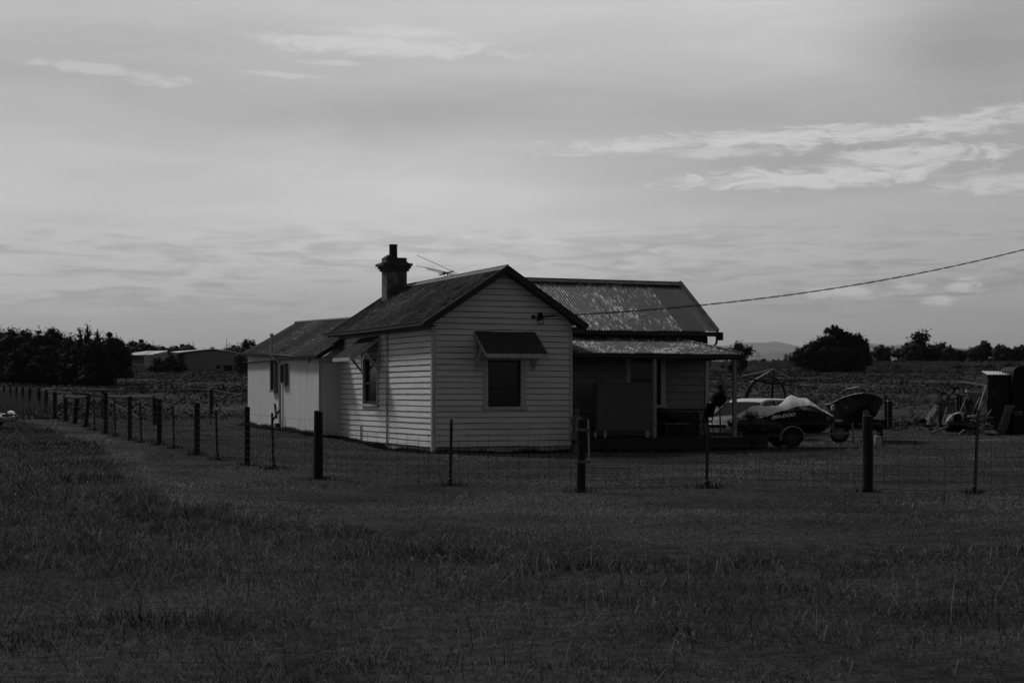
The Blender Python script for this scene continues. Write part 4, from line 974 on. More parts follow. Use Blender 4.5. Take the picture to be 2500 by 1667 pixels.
m = MB(); a, b = PX(308, 905, 280), PX(354, 890, 280); m.box(a.x, b.x, a.y, a.y+.3, a.z-1, b.z); m.build('parapet', 'wall_far', t, world=True)
m = MB(); a, b = PX(307, 890, 279.9), PX(355, 889, 279.9); m.box(a.x, b.x, a.y-.1, a.y+.5, a.z, b.z); m.build('coping', 'roof_far', t, world=True)
h_ = thing('small_hut', gd(289, 270), 0, 'tiny pale hut with a bright lid roof at the edge of the windbreak', 'hut')
m = MB(); a, b = PX(280, 905, 270), PX(299, 884, 270); m.box(a.x, b.x, a.y, a.y+1.6, a.z-.5, b.z); m.build('wall', 'wall_far', h_, world=True)
m = MB(); m.slab([PX(278, 881.5, 269.5), PX(298, 881.5, 269.5), PX(302, 880, 272.5), PX(283, 880, 272.5)], .2); m.slab([PX(278, 883.2, 269.5), PX(299, 883.2, 269.5), PX(299, 881.7, 269.5), PX(278, 881.7, 269.5)], .1); m.build('roof', 'roof_far', h_, world=True)

# ================================================================== vehicles
def car(name, loc, rz, paint, label, roof_paint=None, H=1.40, L=4.3, Wd=1.66):
    """front towards local +x"""
    t = thing(name, loc, rz, label, 'car'); hl, hw = L/2, Wd/2
    st = [(-hl, .45, .78, .84), (-hl+.05, .30, .88, .93), (-hl+.5, .24, .94, .99), (-.6, .22, .95, 1.0), (.55, .22, .93, 1.0), (.95, .22, .90, .99), (hl-.45, .24, .80, .95), (hl-.10, .28, .70, .86), (hl, .36, .58, .74)]
    st = [(x, zb, zt*H/1.42, w*hw) for x, zb, zt, w in st]; secs = []
    for x, zb, zt, w in st:
        secs.append([(x, -w*.90, zb), (x, -w, zb+.12), (x, -w, zt-.16), (x, -w*.95, zt-.04), (x, -w*.75, zt), (x, 0, zt+.035), (x, w*.75, zt), (x, w*.95, zt-.04), (x, w, zt-.16), (x, w, zb+.12), (x, w*.90, zb)])
    m = MB(); m.loft(secs); m.sm = True; body = m.build('body', paint, t)
    zt = .93*H/1.42; g1 = []
    for x, z, w in ((-hl+.10, zt, .88), (-hl+.45, H-.10, .74), (-hl+.7, H-.035, .72), (.15, H-.035, .72), (.42, H-.10, .74), (1.08, zt-.03, .86)):
        g1.append([(x, -hw*.90, zt-.05), (x, -hw*w, z), (x, hw*w, z), (x, hw*.90, zt-.05)])
    m = MB(); m.loft(g1); m.sm = False; gl = m.build('windows', 'glass', t)
    m = MB(); secs = []
    for x, z in ((-hl+.42, H-.115), (-hl+.62, H-.03), (-hl+.9, H), (0, H+.005), (.25, H-.02), (.40, H-.09)):
        secs.append([(x, -hw*.76, z-.055), (x, -hw*.72, z-.012), (x, -hw*.4, z+.012), (x, 0, z+.018), (x, hw*.4, z+.012), (x, hw*.72, z-.012), (x, hw*.76, z-.055)])
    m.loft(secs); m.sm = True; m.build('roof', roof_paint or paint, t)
    for s_ in (-1, 1):
        m = MB(); m.bar((.38, s_*hw*.75, H-.09), (1.10, s_*hw*.89, zt-.03), .07, .05); m.build('pillar', paint, t); m = MB(); m.bar((-.35, s_*hw*.75, H-.06), (-.30, s_*hw*.90, zt-.03), .07, .04); m.build('pillar', paint, t); m = MB(); m.bar((-hl+.55, s_*hw*.75, H-.08), (-hl+.25, s_*hw*.90, zt-.03), .16, .05); m.build('pillar', paint, t)
    for s_ in (-1, 1):
        m = MB(); m.loft([[(hl-.20, s_*hw*.50, .60), (hl-.22, s_*hw*.86, .62), (hl-.26, s_*hw*.86, .74), (hl-.22, s_*hw*.50, .70)], [(hl+.005, s_*hw*.45, .585), (hl-.06, s_*hw*.80, .605), (hl-.12, s_*hw*.82, .715), (hl-.03, s_*hw*.46, .675)]]); m.build('headlight', 'chrome', t)
        m = MB(); m.box(.92, 1.02, s_*hw*.95-.03+s_*.10, s_*hw*.95+.06+s_*.10, zt-.02, zt+.10); m.build('mirror', paint, t)
        for x in (-hl+.82, hl-.80):
            m = MB(); m.lathe((x, s_*(hw-.10), .30), [(.20, -.1), (.295, -.09), (.305, 0), (.295, .09), (.20, .1)], 20, axis='y'); w_ = m.build('wheel', 'rubber', t)
            m = MB(); m.lathe((x, s_*(hw-.10), .30), [(.19, -.105), (.05, -.11), (.05, .11), (.19, .105)], 16, axis='y'); m.build('rim', 'alloy', w_)
    m = MB(); m.box(hl-.02, hl+.012, -hw*.42, hw*.42, .50, .60); m.build('grille', 'black', t)
    m = MB(); m.box(hl-.02, hl+.018, -.24, .24, .36, .45); m.build('number_plate', 'wire_pale', t)
    return t
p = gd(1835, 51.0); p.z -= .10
car('parked_car', tuple(p), R(-128), 'shaded_car', 'hatchback parked behind the covered watercraft, its bright white roof showing above it', roof_paint='white_car', H=1.36)  # white car, its body darkened in the paint to stand for the shaded side
p = gd(1700, 53.5); p.z -= .12
car('parked_car', tuple(p), R(-30), 'dark_car', 'grey car mostly hidden behind the verandah end, left of the hatchback', H=1.30, L=4.5)

# car cut by the left edge on the track
p = gd(-124, 51)
car('parked_car', tuple(p), R(-10), 'white_car', 'bright car nose poking in at the left edge of the track', H=1.1, L=3.9, Wd=1.6).scale = (1, 1, .72)

# personal watercraft on a trailer, d about 44
DJ = 44.0; kx = DJ/FOC; jz0 = float(g(7.2, DJ))
ju = 1905; jo = Vector(((ju-1250)*kx, DJ, jz0)); JR = R(6)
ski = thing('jet_ski', tuple(jo+Vector((0, 0, .42))), JR, 'black-hulled personal watercraft under a pale cover on a small trailer', 'jet ski')
def jx(u): return (u-ju)*kx
def jz(v): return CAMZ+(HOR-v)*kx-jz0-.42
HP = [(1776, 1030, 1040, .12), (1800, 1026, 1052, .36), (1850, 1020, 1064, .52), (1900, 1008, 1068, .56), (1950, 1000, 1068, .55), (1990, 1006, 1064, .45), (2015, 1013, 1052, .28), (2038, 1018, 1030, .05)]
secs = []
for u, vt, vb, w in HP:
    x, zt, zb = jx(u), jz(vt), jz(vb); zc = zb+(zt-zb)*.45
    secs.append([(x, 0, zb), (x, -w*.55, zb+(zc-zb)*.45), (x, -w, zc), (x, -w*1.0, zc+.04), (x, -w*.80, zt), (x, 0, zt+.03), (x, w*.80, zt), (x, w, zc+.04), (x, w, zc), (x, w*.55, zb+(zc-zb)*.45)])
m = MB(); m.loft(secs); m.sm = True; m.build('hull', 'black', ski)
m = MB(); m.lathe((jx(2016), -.30, jz(1021)), [(.01, -.02), (.06, -.012), (.06, .01)], 10, axis='y'); m.build('badge', 'alloy', ski)
tx = bpy.data.curves.new('lettering', 'FONT'); tx.body = 'SEA-DOO'; tx.size = .20; tx.extrude = .004; tx.offset = .006; tx.shear = .35; tx.space_character = 1.02
to = bpy.data.objects.new('lettering_tmp', tx); COL.objects.link(to); bpy.context.view_layer.update()
me = bpy.data.meshes.new_from_object(to.evaluated_get(bpy.context.evaluated_depsgraph_get())); bpy.data.objects.remove(to)
xs_ = [v.co.x for v in me.vertices]; wl = max(xs_)-min(xs_); sc = (1929-1869)*kx/wl
me.materials.clear(); me.materials.append(M['decal']); lo = bpy.data.objects.new('lettering', me); COL.objects.link(lo); lo.parent = ski
lo.scale = (sc, sc*.80, 1); lo.location = (jx(1869), -.575, jz(1022)); lo.rotation_euler = (R(84), R(-8), 0)
# cover: draped cloth
CP = [(1776, 1026, 1031, .22, 0), (1800, 1014, 1024, .36, 0), (1822, 1002, 1024, .42, 0), (1835, 991, 1022, .44, 0), (1852, 992, 1019, .47, 0), (1875, 992.5, 1010, .50, 0), (1898, 993, 1002, .52, .02), (1908, 988, 1000, .50, .05), (1916, 978, 998, .46, .07),
      (1924, 968, 996, .42, .08), (1934, 966, 993, .40, .06), (1946, 970, 991, .40, .03), (1960, 972, 990.5, .40, .02), (1972, 974, 991, .40, .02), (1984, 984, 995, .40, .03), (2000, 996, 1004, .34, 0), (2018, 1006, 1011, .22, 0), (2037, 1015, 1018, .04, 0)]
def cover_section(u):
    cols = list(zip(*CP)); f = lambda i: float(np.interp(u, cols[0], cols[i])); return f(1), f(2), f(3), f(4)
secs = []; us_ = np.linspace(1776, 2037, 66)
for i, u in enumerate(us_):
    vt, vb, w, tw = cover_section(u); x = jx(u); zt, zb = jz(vt), jz(vb); sec = []
    for k in range(15):
        s_ = -1+2*k/14; a = abs(s_)
        y = s_*(w+.03); zz = zt-(zt-zb)*(a**2.4 if vt > 985 else (a**1.3)*.75+(a**6)*.25)
        zz += .010*math.sin(u*.16+s_*5)*(1-a*.4)+.008*math.sin(u*.05*s_*9)
        sec.append((x, y, zz+.012))
    sec += [(q[0], q[1]*.97, q[2]-.012) for q in sec[::-1]]
    secs.append(sec)
m = MB(); m.loft(secs); m.sm = True; cov = m.build('boat_cover', 'cover'); cov.location = ski.location; cov.rotation_euler = ski.rotation_euler
tag(cov, 'pale cloth cover draped to a peak over the black personal watercraft', 'cover')
tr = thing('boat_trailer', tuple(jo), JR, 'low trailer with a pale curved mudguard under the covered watercraft', 'trailer')
def tz_(v): return CAMZ+(HOR-v)*kx-jz0
m = MB()
for s_ in (-1, 1): m.bar((jx(1800), s_*.40, .36), (jx(2000), s_*.40, .36), .05, .07)
m.bar((jx(2000), -.40, .36), (jx(2075), 0, .38), .05, .06); m.bar((jx(2000), .40, .36), (jx(2075), 0, .38), .05, .06)
for u in (1810, 1880, 1960): m.bar((jx(u), -.45, .33), (jx(u), .45, .33), .04)
for s_ in (-1, 1): m.bar((jx(1810), s_*.22, .50), (jx(1985), s_*.22, .46), .07, .06); m.bar((jx(1830), s_*.22, .36), (jx(1830), s_*.22, .5), .04); m.bar((jx(1960), s_*.22, .36), (jx(1960), s_*.22, .47), .04)
m.bar((jx(2040), 0, .38), (jx(2035), 0, .80), .05); m.build('frame', 'pipe', tr)
for s_ in (-1, 1):
    m = MB(); m.lathe((jx(1917), s_*.66, .27), [(.15, -.08), (.26, -.075), (.27, 0), (.26, .075), (.15, .08)], 20, axis='y'); w_ = m.build('wheel', 'rubber', tr)
    m = MB(); m.lathe((jx(1917), s_*.66, .27), [(.14, -.085), (.04, -.09), (.04, .09), (.14, .085)], 14, axis='y'); m.build('rim', 'rim_dark', w_)
    m = MB(); secs = []
    for k in range(15):
        a = R(-8+196*k/14); c_, n_ = math.cos(a), math.sin(a); q = []
        for rr, y in ((.31, -.14), (.325, -.13), (.325, .10), (.305, .10), (.305, -.13)): q.append((jx(1917)-c_*rr, s_*.66+y, .27+n_*rr))
        secs.append(q)
    m.loft(secs); m.sm = False; m.build('mudguard', 'pipe_pale', tr)

# ------------------------------------------------------------------ dinghy on its trailer, bow towards us
DB = 47.5; kb = DB/FOC; bo = gd(2113, DB); boat = thing('dinghy', (bo.x, bo.y, bo.z+.52), R(-5), 'dark aluminium dinghy seen bow-on with a pale rim and looped rails', 'boat')
def bz(v): return CAMZ+(HOR-v)*kb-bo.z-.52
secs = []; rim = ([], [])
for y, w, kz, sz in ((0, .02, .58, .93), (.12, .15, .38, .925), (.35, .34, .24, .885), (.8, .56, .12, .80), (1.5, .71, .05, .69), (2.6, .76, .02, .60), (3.8, .76, .02, .58)):
    ch = kz+(sz-kz)*.30
    secs.append([(0, y, kz), (-w*.70, y, ch), (-w, y, sz), (-w*.96, y, sz), (-w*.66, y, ch+.03), (0, y, kz+.05), (w*.66, y, ch+.03), (w*.96, y, sz), (w, y, sz), (w*.70, y, ch)])
    rim[0].append((-w, y, sz)); rim[1].append((w, y, sz))
m = MB(); m.loft(secs); m.build('hull', 'ali', boat)
m = MB(); m.slab([rim[0][1], rim[0][2], rim[0][3], rim[0][4], rim[1][4], rim[1][3], rim[1][2], rim[1][1]], -.02); m.build('foredeck', 'ali', boat)
m = MB(); m.tube(rim[0], .020, 8); m.tube(rim[1], .020, 8); m.box(-.09, .09, -.04, .10, .93, .965); m.build('gunwale', 'ali_rim', boat)
for s_, pp in ((-1, [(-.66, 1.1, .76), (-.64, .9, .92), (-.50, .6, 1.05), (-.15, .32, 1.12)]), (1, [(.66, 1.1, .76), (.64, .9, .88), (.50, .62, 1.0), (.25, .4, 1.06)])):
    m = MB(); m.tube(pp, .013, 6); m.build('rail', 'ali_rim', boat)
m = MB(); m.lathe((-.50, .33, .52), [(.01, -.01), (.05, -.005), (.05, .01)], 10, axis='y'); m.build('badge', 'alloy', boat)
m = MB(); m.lathe((-.80, 1.2, .50), [(.0, -.10), (.06, -.08), (.07, 0), (.06, .08), (.0, .10)], 10); f_ = m.build('fender', 'white_old', boat)
tr = thing('boat_trailer', tuple(bo), R(-5), 'galvanised trailer with winch post under the bow of the dark dinghy', 'trailer')
m = MB()
m.bar((0, -1.2, .42), (0, .9, .44), .06, .08); m.bar((0, .2, .44), (-.62, 1.4, .46), .05, .07); m.bar((0, .2, .44), (.62, 1.4, .46), .05, .07)
for s_ in (-1, 1): m.bar((s_*.62, 1.4, .46), (s_*.62, 4.0, .46), .05, .07); m.bar((s_*.30, 1.0, .62), (s_*.30, 3.6, .56), .08, .05); m.bar((s_*.3, 1.3, .46), (s_*.3, 1.3, .60), .04)
m.bar((-.7, 2.6, .36), (.7, 2.6, .36), .05); m.bar((0, -.25, .44), (0, -.10, .98), .06); m.box(-.09, .09, -.26, -.12, .82, .94); m.build('frame', 'pipe', tr)
m = MB(); m.tube([(-.45, -.75, .02), (-.45, -.75, .52), (-.45, -.72, .62)], .025, 8); m.bar((-.45, -.75, .42), (0, -.75, .44), .04); m.build('jockey_stand', 'pipe', tr)
m = MB(); m.tube([(-.30, -.85, .56), (.30, -.9, .60), (.52, -.8, .30), (.0, -.95, .34)], .012, 6); m.build('safety_chain', 'alloy', tr)
for s_, yy in ((-1, .1), (1, 2.6)):
    m = MB(); m.lathe((s_*.74, yy, .29), [(.17, -.08), (.28, -.075), (.29, 0), (.28, .075), (.17, .08)], 22, axis='y' if s_ < 0 else 'x'); w_ = m.build('wheel', 'rubber', tr)
    m = MB(); m.lathe((s_*.74, yy, .29), [(.165, -.085), (.12, -.07), (.04, -.09), (.04, .09), (.12, .07), (.165, .085)], 16, axis='y' if s_ < 0 else 'x'); m.build('rim', 'alloy', w_)
m = MB(); m.box(-.95, -.56, -.22, .50, .585, .62); m.box(-.95, -.56, .50, .54, .40, .62); m.build('mudguard', 'ali', tr)
m = MB(); m.box(-.60, .60, .25, .65, .40, .66); m.build('toolbox', 'ali', tr)
m = MB(); m.box(.58, .92, 2.2, 3.0, .60, .66); m.box(.58, .92, 2.16, 2.2, .38, .62); m.build('mudguard', 'ali', tr)
gb = gd(2143, 46.0); t = thing('gas_bottle', tuple(gb), 0, 'squat pale gas bottle with a collar standing beside the dinghy trailer', 'gas bottle')
m = MB(); m.lathe((0, 0, 0), [(.08, .0), (.10, .02), (.105, .10), (.105, .20), (.095, .245), (.05, .275), (.03, .28)], 20); m.build('body', 'gas', t)
m = MB(); m.lathe((0, 0, .27), [(.062, 0), (.065, .09), (.055, .09), (.052, 0)], 14); m.build('collar', 'alloy', t)
for u, v, vt, w, lb in ((2172, 1048, 980, .17, 'thick dark post with a pale metal cap right of the dinghy'), (2162, 1030, 966, .12, 'thinner dark post just behind the capped post')):
    p = gp(u, v); t = thing('fence_post', tuple(p), 0, lb, 'fence post'); fence_post(t, p, topz(u, vt, p), w=w)
    if u == 2172:
        q = topz(u, vt, p); m = MB(); m.box(p.x-.10, p.x+.10, p.y-.09, p.y+.09, q+.02, q+.045); m.build('cap', 'zinc', t, world=True)

# ------------------------------------------------------------------ rotary clothesline and arch
p = gd(1885, 56); k5 = 56/FOC; ho = thing('rotary_clothesline', tuple(p), 0, 'old rotary clothesline with sagging arms standing behind the parked cars', 'clothesline')
def C(u, v, dy=0): return W(u, v, 56+dy)
apex = C(1888, 901.5); hub = C(1886, 937)
m = MB(); m.tube([p, C(1885, 960), hub, apex], [.05, .05, .04, .035], 8); m.build('mast', 'picket', ho, world=True)
tips = [C(1771, 913, 1.2), C(1961, 927, .9), C(1994, 946, -.9), C(1813, 921, -1.1)]
for q in tips: m = MB(); m.tube([hub, hub.lerp(q, .5)+Vector((0, 0, .015)), q], .028, 6); m.build('arm', 'picket', ho, world=True)
for q in (C(1813, 918, -1.0), C(1832, 934, 1.0), C(1932, 924, .6)): m = MB(); m.tube([apex, q], .026, 6); m.build('strut', 'pipe_pale', ho, world=True)  # sunlit look of the struts put into a paler material
m = MB()
for k in (1.0, .8, .6):
    for i in range(4): m.tube([hub.lerp(tips[i], k), (hub.lerp(tips[i], k)+hub.lerp(tips[(i+1) % 4], k))/2-Vector((0, 0, .03)), hub.lerp(tips[(i+1) % 4], k)], .0035, 4)
m.build('line', 'wire', ho, world=True)
pa = gd(1870, 61); t = thing('garden_arch', tuple(pa), 0, 'dark rounded hoop arch behind the rotary clothesline', 'arch')
pts = [(1819, 1010), (1819, 985), (1822, 965), (1831, 945), (1846, 929), (1862, 922), (1880, 920), (1896, 925), (1910, 940), (1916, 958), (1920, 985), (1920, 1010)]
m = MB(); m.tube([W(u, v, 61) for u, v in pts], [.09, .09, .085, .07, .06, .04, .035, .04, .05, .05, .05, .05], 8); m.build('hoop', 'timber_dark', t, world=True)

# ------------------------------------------------------------------ plants by the verandah end
pp = gd(1757, 44.3); t = thing('standard_shrub', tuple(pp), 0, 'small standard shrub with a drooping round head on a bare stem beyond the verandah end', 'shrub')
m = MB(); zt = topz(0, 940, pp)-pp.z
m.tube([(-.02, 0, 0), (.02, 0, .5), (0, 0, 1.15)], [.035, .025, .02], 7); m.build('stem', 'timber_old', t)
cs = [(0, 0, 1.30, .20, .20, .17), (-.05, 0, 1.18, .19, .18, .12), (.06, 0, 1.45, .12, .12, .12), (.05, 0, 1.20, .17, .17, .10), (.03, 0, 1.62, .07, .07, .07)]
tri_mesh('head', leaf_cloud(cs, 1500, .045, 9), 'leaf_dark', t, blob(cs, .75, 3))
pb = gd(1845, 42.6); t = thing('potted_plant', tuple(pb), 0, 'bushy strap-leaved plant in a large dark pot at the right end of the verandah', 'potted plant')
m = MB(); m.lathe((0, 0, 0), [(.24, 0), (.31, .10), (.345, .26), (.33, .36), (.35, .38), (.35, .41), (.30, .41), (.28, .34)], 24); m.build('pot', 'stone' if 0 else 'timber_dark', t)
cs = [(-.30, 0, .62, .32, .30, .24), (.05, 0, .66, .38, .32, .26), (.36, 0, .55, .26, .25, .20), (-.1, .1, .84, .22, .2, .12)]
ex = blob(cs, .62, 4); V = [leaf_cloud(cs, 1800, .05, 12)]
r_ = np.random.default_rng(5)
for k in range(360):                                            # arching straps
    a = r_.uniform(0, 6.28); L = r_.uniform(.35, .75); b0 = np.array([r_.uniform(-.3, .35), r_.uniform(-.15, .15), .42]); d_ = np.array([math.cos(a), math.sin(a)*.6, 0]); s_ = np.array([-d_[1], d_[0], 0])*.012
    P_ = [b0+d_*L*t_*.8+np.array([0, 0, L*(1.25*t_-1.15*t_*t_)]) for t_ in (0, .33, .66, 1.0)]
    for i in range(3): V.append(np.array([P_[i]-s_, P_[i]+s_, P_[i+1]-s_, P_[i+1]-s_, P_[i]+s_, P_[i+1]+s_]))
tri_mesh('foliage', np.concatenate(V), 'leaf_pot', t, ex)

# ------------------------------------------------------------------ outhouse and scrap heap, d about 58
DS = 58.0
oh = thing('outhouse', tuple(gd(2435, DS)), 0, 'narrow dark timber outhouse with a bright corrugated lean-to roof', 'outhouse')
def S(u, v, dy=0): return W(u, v, DS+dy)
z0 = float(g(17, DS))
def corner(u, dy): q = S(u, 960, dy); return q.x, q.y
(xa, ya), (xb, yb), (xc, yc) = corner(2411, 0), corner(2468, 0), corner(2396, 1.0)
zt = topz(0, 915, Vector((0, DS, 0))); m = MB()
n = 7
for i in range(n):
    x0_, x1_ = xa+(xb-xa)*i/n, xa+(xb-xa)*(i+1)/n-.008; m.box(x0_, x1_, ya-.012*(i % 2), ya+.03, z0-.1, zt-.01)
for i in range(5):
    t0, t1 = i/5, (i+1)/5-.01; P_ = [(xa-.0+(xc-xa)*t, ya+(yc-ya)*t) for t in (t0, t1)]
    m.add([(P_[0][0], P_[0][1], z0-.1), (P_[1][0], P_[1][1], z0-.1), (P_[1][0], P_[1][1], zt+.10*t1), (P_[0][0], P_[0][1], zt+.1*t0)], [(0, 1, 2, 3)])
m.add([(xb, ya, z0-.1), (xb+.0, yc, z0-.1), (xb, yc, zt+.1), (xb, ya, zt)], [(0, 1, 2, 3)]); m.add([(xc, yc, z0-.1), (xb, yc, z0-.1), (xb, yc, zt+.1), (xc, yc, zt+.1)], [(0, 1, 2, 3)])
m.build('wall', 'timber_dark', oh, world=True)
m = MB(); A0, A1, B0, B1 = S(2408, 914, -.15), S(2470, 914.5, -.15), S(2392, 905.5, 1.2), S(2475, 907, 1.2); N = 100; vs = []
for i in range(N+1):
    t_ = i/N; h = Vector((0, 0, .016*math.cos(t_*2*math.pi*11))); vs += [A0.lerp(A1, t_)+h, B0.lerp(B1, t_)+h]
m.add(vs, [(2*i, 2*i+2, 2*i+3, 2*i+1) for i in range(N)]); m.sm = True; m.build('roof', 'zinc', oh, world=True)
for u, v0, v1 in ((2415, 924, 932), (2426.5, 951, 962)): m = MB(); q0, q1 = S(u-1, v1, -.03), S(u+1.3, v0, -.03); m.box(q0.x, q1.x, q0.y, q0.y+.02, q0.z, q1.z); m.build('hinge', 'alloy', oh, world=True)
m = MB(); q0, q1 = S(2423, 1030, -.02), S(2462, 926, -.02); m.box(q0.x, q0.x+.02, q0.y-.01, q0.y, q0.z, q1.z); m.box(q1.x-.02, q1.x, q0.y-.01, q0.y, q0.z, q1.z); m.build('door_edge', 'void', oh, world=True)

def plankpx(name, a, b, w, mt, label, cat, d0=0, d1=0, group=None, th=None):
    p_, q_ = S(*a, d0), S(*b, d1); m = MB(); m.bar(p_, q_, w, th or w); return tag(m.build(name, mt, origin=tuple((p_+q_)/2)), label, cat, group)
plankpx('timber_plank', (2275, 1057), (2352, 1026), .06, 'timber_old', 'long pale plank resting with its left end on the grass before the scrap heap', 'plank', -2, -.6)
plankpx('metal_pole', (2343, 931.5), (2407, 940.5), .035, 'zinc', 'bright thin pole sticking out left from the outhouse', 'pole', .4, -.2)
plankpx('metal_pole', (2407, 940.5), (2384, 1014), .03, 'pipe_pale', 'thin pole leaning diagonally before the left side of the outhouse', 'pole', -.3, -1.0)
plankpx('roofing_sheet', (2358, 954), (2400, 960), .12, 'white_old', 'bright white sheet edge lying on top of the lean-to', 'sheet', .4, .4, th=.09)
plankpx('timber_plank', (2363, 1016), (2384, 1014), .20, 'white_old', 'short pale board at the left end of the timber pile', 'plank', -.8, -.8, th=.06)
plankpx('timber_plank', (2386, 1014), (2430, 1018), .07, 'timber_old', 'pale plank lying along the top of the timber pile', 'plank', -.9, -.9, th=.03)
plankpx('timber_plank', (2252, 1036), (2287, 990), .16, 'timber_old', 'wide plank leaning on the left end of the planked lean-to', 'plank', -.5, .3, th=.05)
plankpx('timber_plank', (2267, 1038), (2288, 1000), .11, 'timber_dark', 'dark plank leaning beside the wide one', 'plank', -.4, .3, th=.05)
m = MB(); m.tube([S(2268, 1039, -.7), S(2273, 1024, -.6), S(2279, 1018, -.6), S(2287, 1004, -.3)], [.10, .11, .09, .10], 9); q = S(2268, 1039, -.7)
tag(m.build('log', 'timber_old', origin=tuple(q)), 'pale knobbly log leaning at the left corner of the lean-to', 'log')
q = S(2251, 1031, -.4); m = MB(); m.lathe((0, 0, 0), [(.05, 0), (.13, .03), (.14, .10), (.10, .14)], 12); o = m.build('bucket', 'black'); o.location = q; tag(o, 'dark round tub at the foot of the leaning planks', 'tub')
lt_ = thing('planked_shelter', tuple(gd(2330, DS)), 0, 'collapsing low shelter of vertical pale planks with a dark sagging roof', 'shelter')
m = MB(); r = random.Random(3)
for i in range(9):
    u0 = 2291+i*4.5; a, b = S(u0, 1037-(u0-2291)*.05, 0), S(u0+3.9, 984-(u0-2291)*.13+r.uniform(-2, 2), 0); m.box(a.x, b.x, a.y-r.uniform(0, .02), a.y+.03, a.z-.1, b.z)
m.build('plank_wall', 'timber_old', lt_, world=True)
m = MB()
for i in range(8):
    u0 = 2336+i*7; a, b = S(u0, 1018+r.uniform(-3, 3), .5), S(u0+5.5, 966+i*3.2+r.uniform(-2, 2), .5); m.box(a.x, b.x, a.y, a.y+.04, a.z-.6, b.z)
m.build('back_wall', 'timber_dark', lt_, world=True)
m = MB(); m.slab([S(2293, 982, -.25), S(2333, 976, -.25), S(2345, 957, 1.3), S(2306, 959, 1.3)], .05); m.slab([S(2352, 957, .3), S(2404, 961, .3), S(2404, 990, -.3), S(2383, 990, -.3)], .05); m.build('roof', 'timber_dark', lt_, world=True)
m = MB()
for a, b, w in (((2306, 984), (2322, 959), .09), ((2318, 945), (2341, 948), .12), ((2330, 962), (2366, 973), .08), ((2296, 958), (2310, 962), .10), ((2292, 985), (2294, 963), .12), ((2333, 948), (2325, 960), .08), ((2355, 966), (2367, 972), .05), ((2288, 988), (2300, 962), .08)):
    m.bar(S(*a, -.3), S(*b, .1), w, w*.6)
m.build('rafter', 'timber_dark', lt_, world=True)
m = MB(); m.bar(S(2336, 953.5, 0), S(2350, 955.5, 0), .08, .04); m.build('loose_batten', 'white_old', lt_, world=True); m = MB(); m.bar(S(2356, 966, -.2), S(2366, 972, -.2), .04, .03); m.build('loose_batten', 'white_old', lt_, world=True)
# washing-machine shell
q = S(2333, 1034, -1.0); t = thing('washing_machine', (q.x, q.y, float(g(q.x, q.y))), 0, 'dumped white machine shell with a round dark opening in the scrap heap', 'machine shell')
kk = (DS-1)/FOC
def wq(u, v): return Vector(((u-2333)*kk, 0, CAMZ+(HOR-v)*kk-float(g(q.x, q.y))))
P_ = [wq(2323, 1028), wq(2350, 1028), wq(2354, 1006), wq(2345, 1006), wq(2324, 1013)]
m = MB(); m.slab([p_+Vector((0, 0, 0)) for p_ in P_], -.5); m.build('casing', 'white_old', t)
cc = (wq(2338, 1020)); m = MB(); m.lathe(cc+Vector((0, -.02, 0)), [(.10, -.03), (.15, -.02), (.15, .01)], 20, axis='y'); m.build('opening', 'black', t)
m = MB(); m.slab([wq(2311, 1029), wq(2323, 1029), wq(2323, 1017), wq(2318, 1019)], -.2); m.build('panel', 'zinc', t)
# pile: boards of differing length
r = random.Random(9)
for i in range(16):
    z_ = 1052-(i//3)*6.5; u0 = r.uniform(2352, 2380); L_ = r.uniform(40, 68); dv = r.uniform(-3, 3); dd = -1.3+r.uniform(-.5, .6)
    plankpx('timber_plank', (u0, z_), (min(u0+L_, 2446), z_+dv), r.uniform(.07, .16), 'timber_old' if i % 5 == 0 else 'timber_dark', 'dark plank jumbled in the timber pile before the outhouse' if i % 5 else 'paler weathered plank jumbled in the timber pile before the outhouse', 'plank', dd, dd+r.uniform(-.4, .4), group='planks in the timber pile', th=.05)
r = random.Random(77)
for i in range(14):
    u0 = r.uniform(2356, 2420); z_ = r.uniform(1022, 1056); L_ = r.uniform(14, 42); an = r.uniform(-.9, .9)
    plankpx('timber_plank', (u0, z_), (min(u0+L_*math.cos(an), 2446), min(1058, z_+L_*math.sin(an)*.6)), r.uniform(.03, .07), 'white_old' if i % 4 == 0 else 'timber_old', 'thin pale stick poking out of the timber pile', 'stick', -1.9+r.uniform(-.3, .3), -1.8, group='sticks poking out of the timber pile', th=.03)
plankpx('timber_plank', (2387, 1060), (2416, 1064), .09, 'white_old', 'white board lying flat on the grass in front of the timber pile', 'plank', -2.2, -2.2, th=.03)
plankpx('timber_plank', (2338, 1061), (2355, 1049), .06, 'timber_old', 'short stick propped at the left foot of the timber pile', 'plank', -2.2, -1.5, th=.03)
m = MB(); r = random.Random(5)
for i in range(26):
    a = S(r.uniform(2398, 2430), r.uniform(1051, 1056), r.uniform(-2.0, -1.2)); m.box(a.x-.06, a.x+r.uniform(.0, .12), a.y-.05, a.y+.05, a.z-.03, a.z+.03)
q = S(2414, 1055, -1.6); tag(m.build('rubble', 'white_old', origin=tuple(q)), 'scatter of pale broken bricks at the foot of the pile', 'rubble', kind='stuff')
m = MB(); m.slab([S(2310, 1054, -1.2), S(2360, 1056, -1.2), S(2362, 1026, -.2), S(2322, 1030, -.2)], .3); q = S(2335, 1050, -.8)
tag(m.build('tarpaulin', 'black', origin=tuple(q)), 'black sheeting heaped under the white machine shell', 'sheeting')
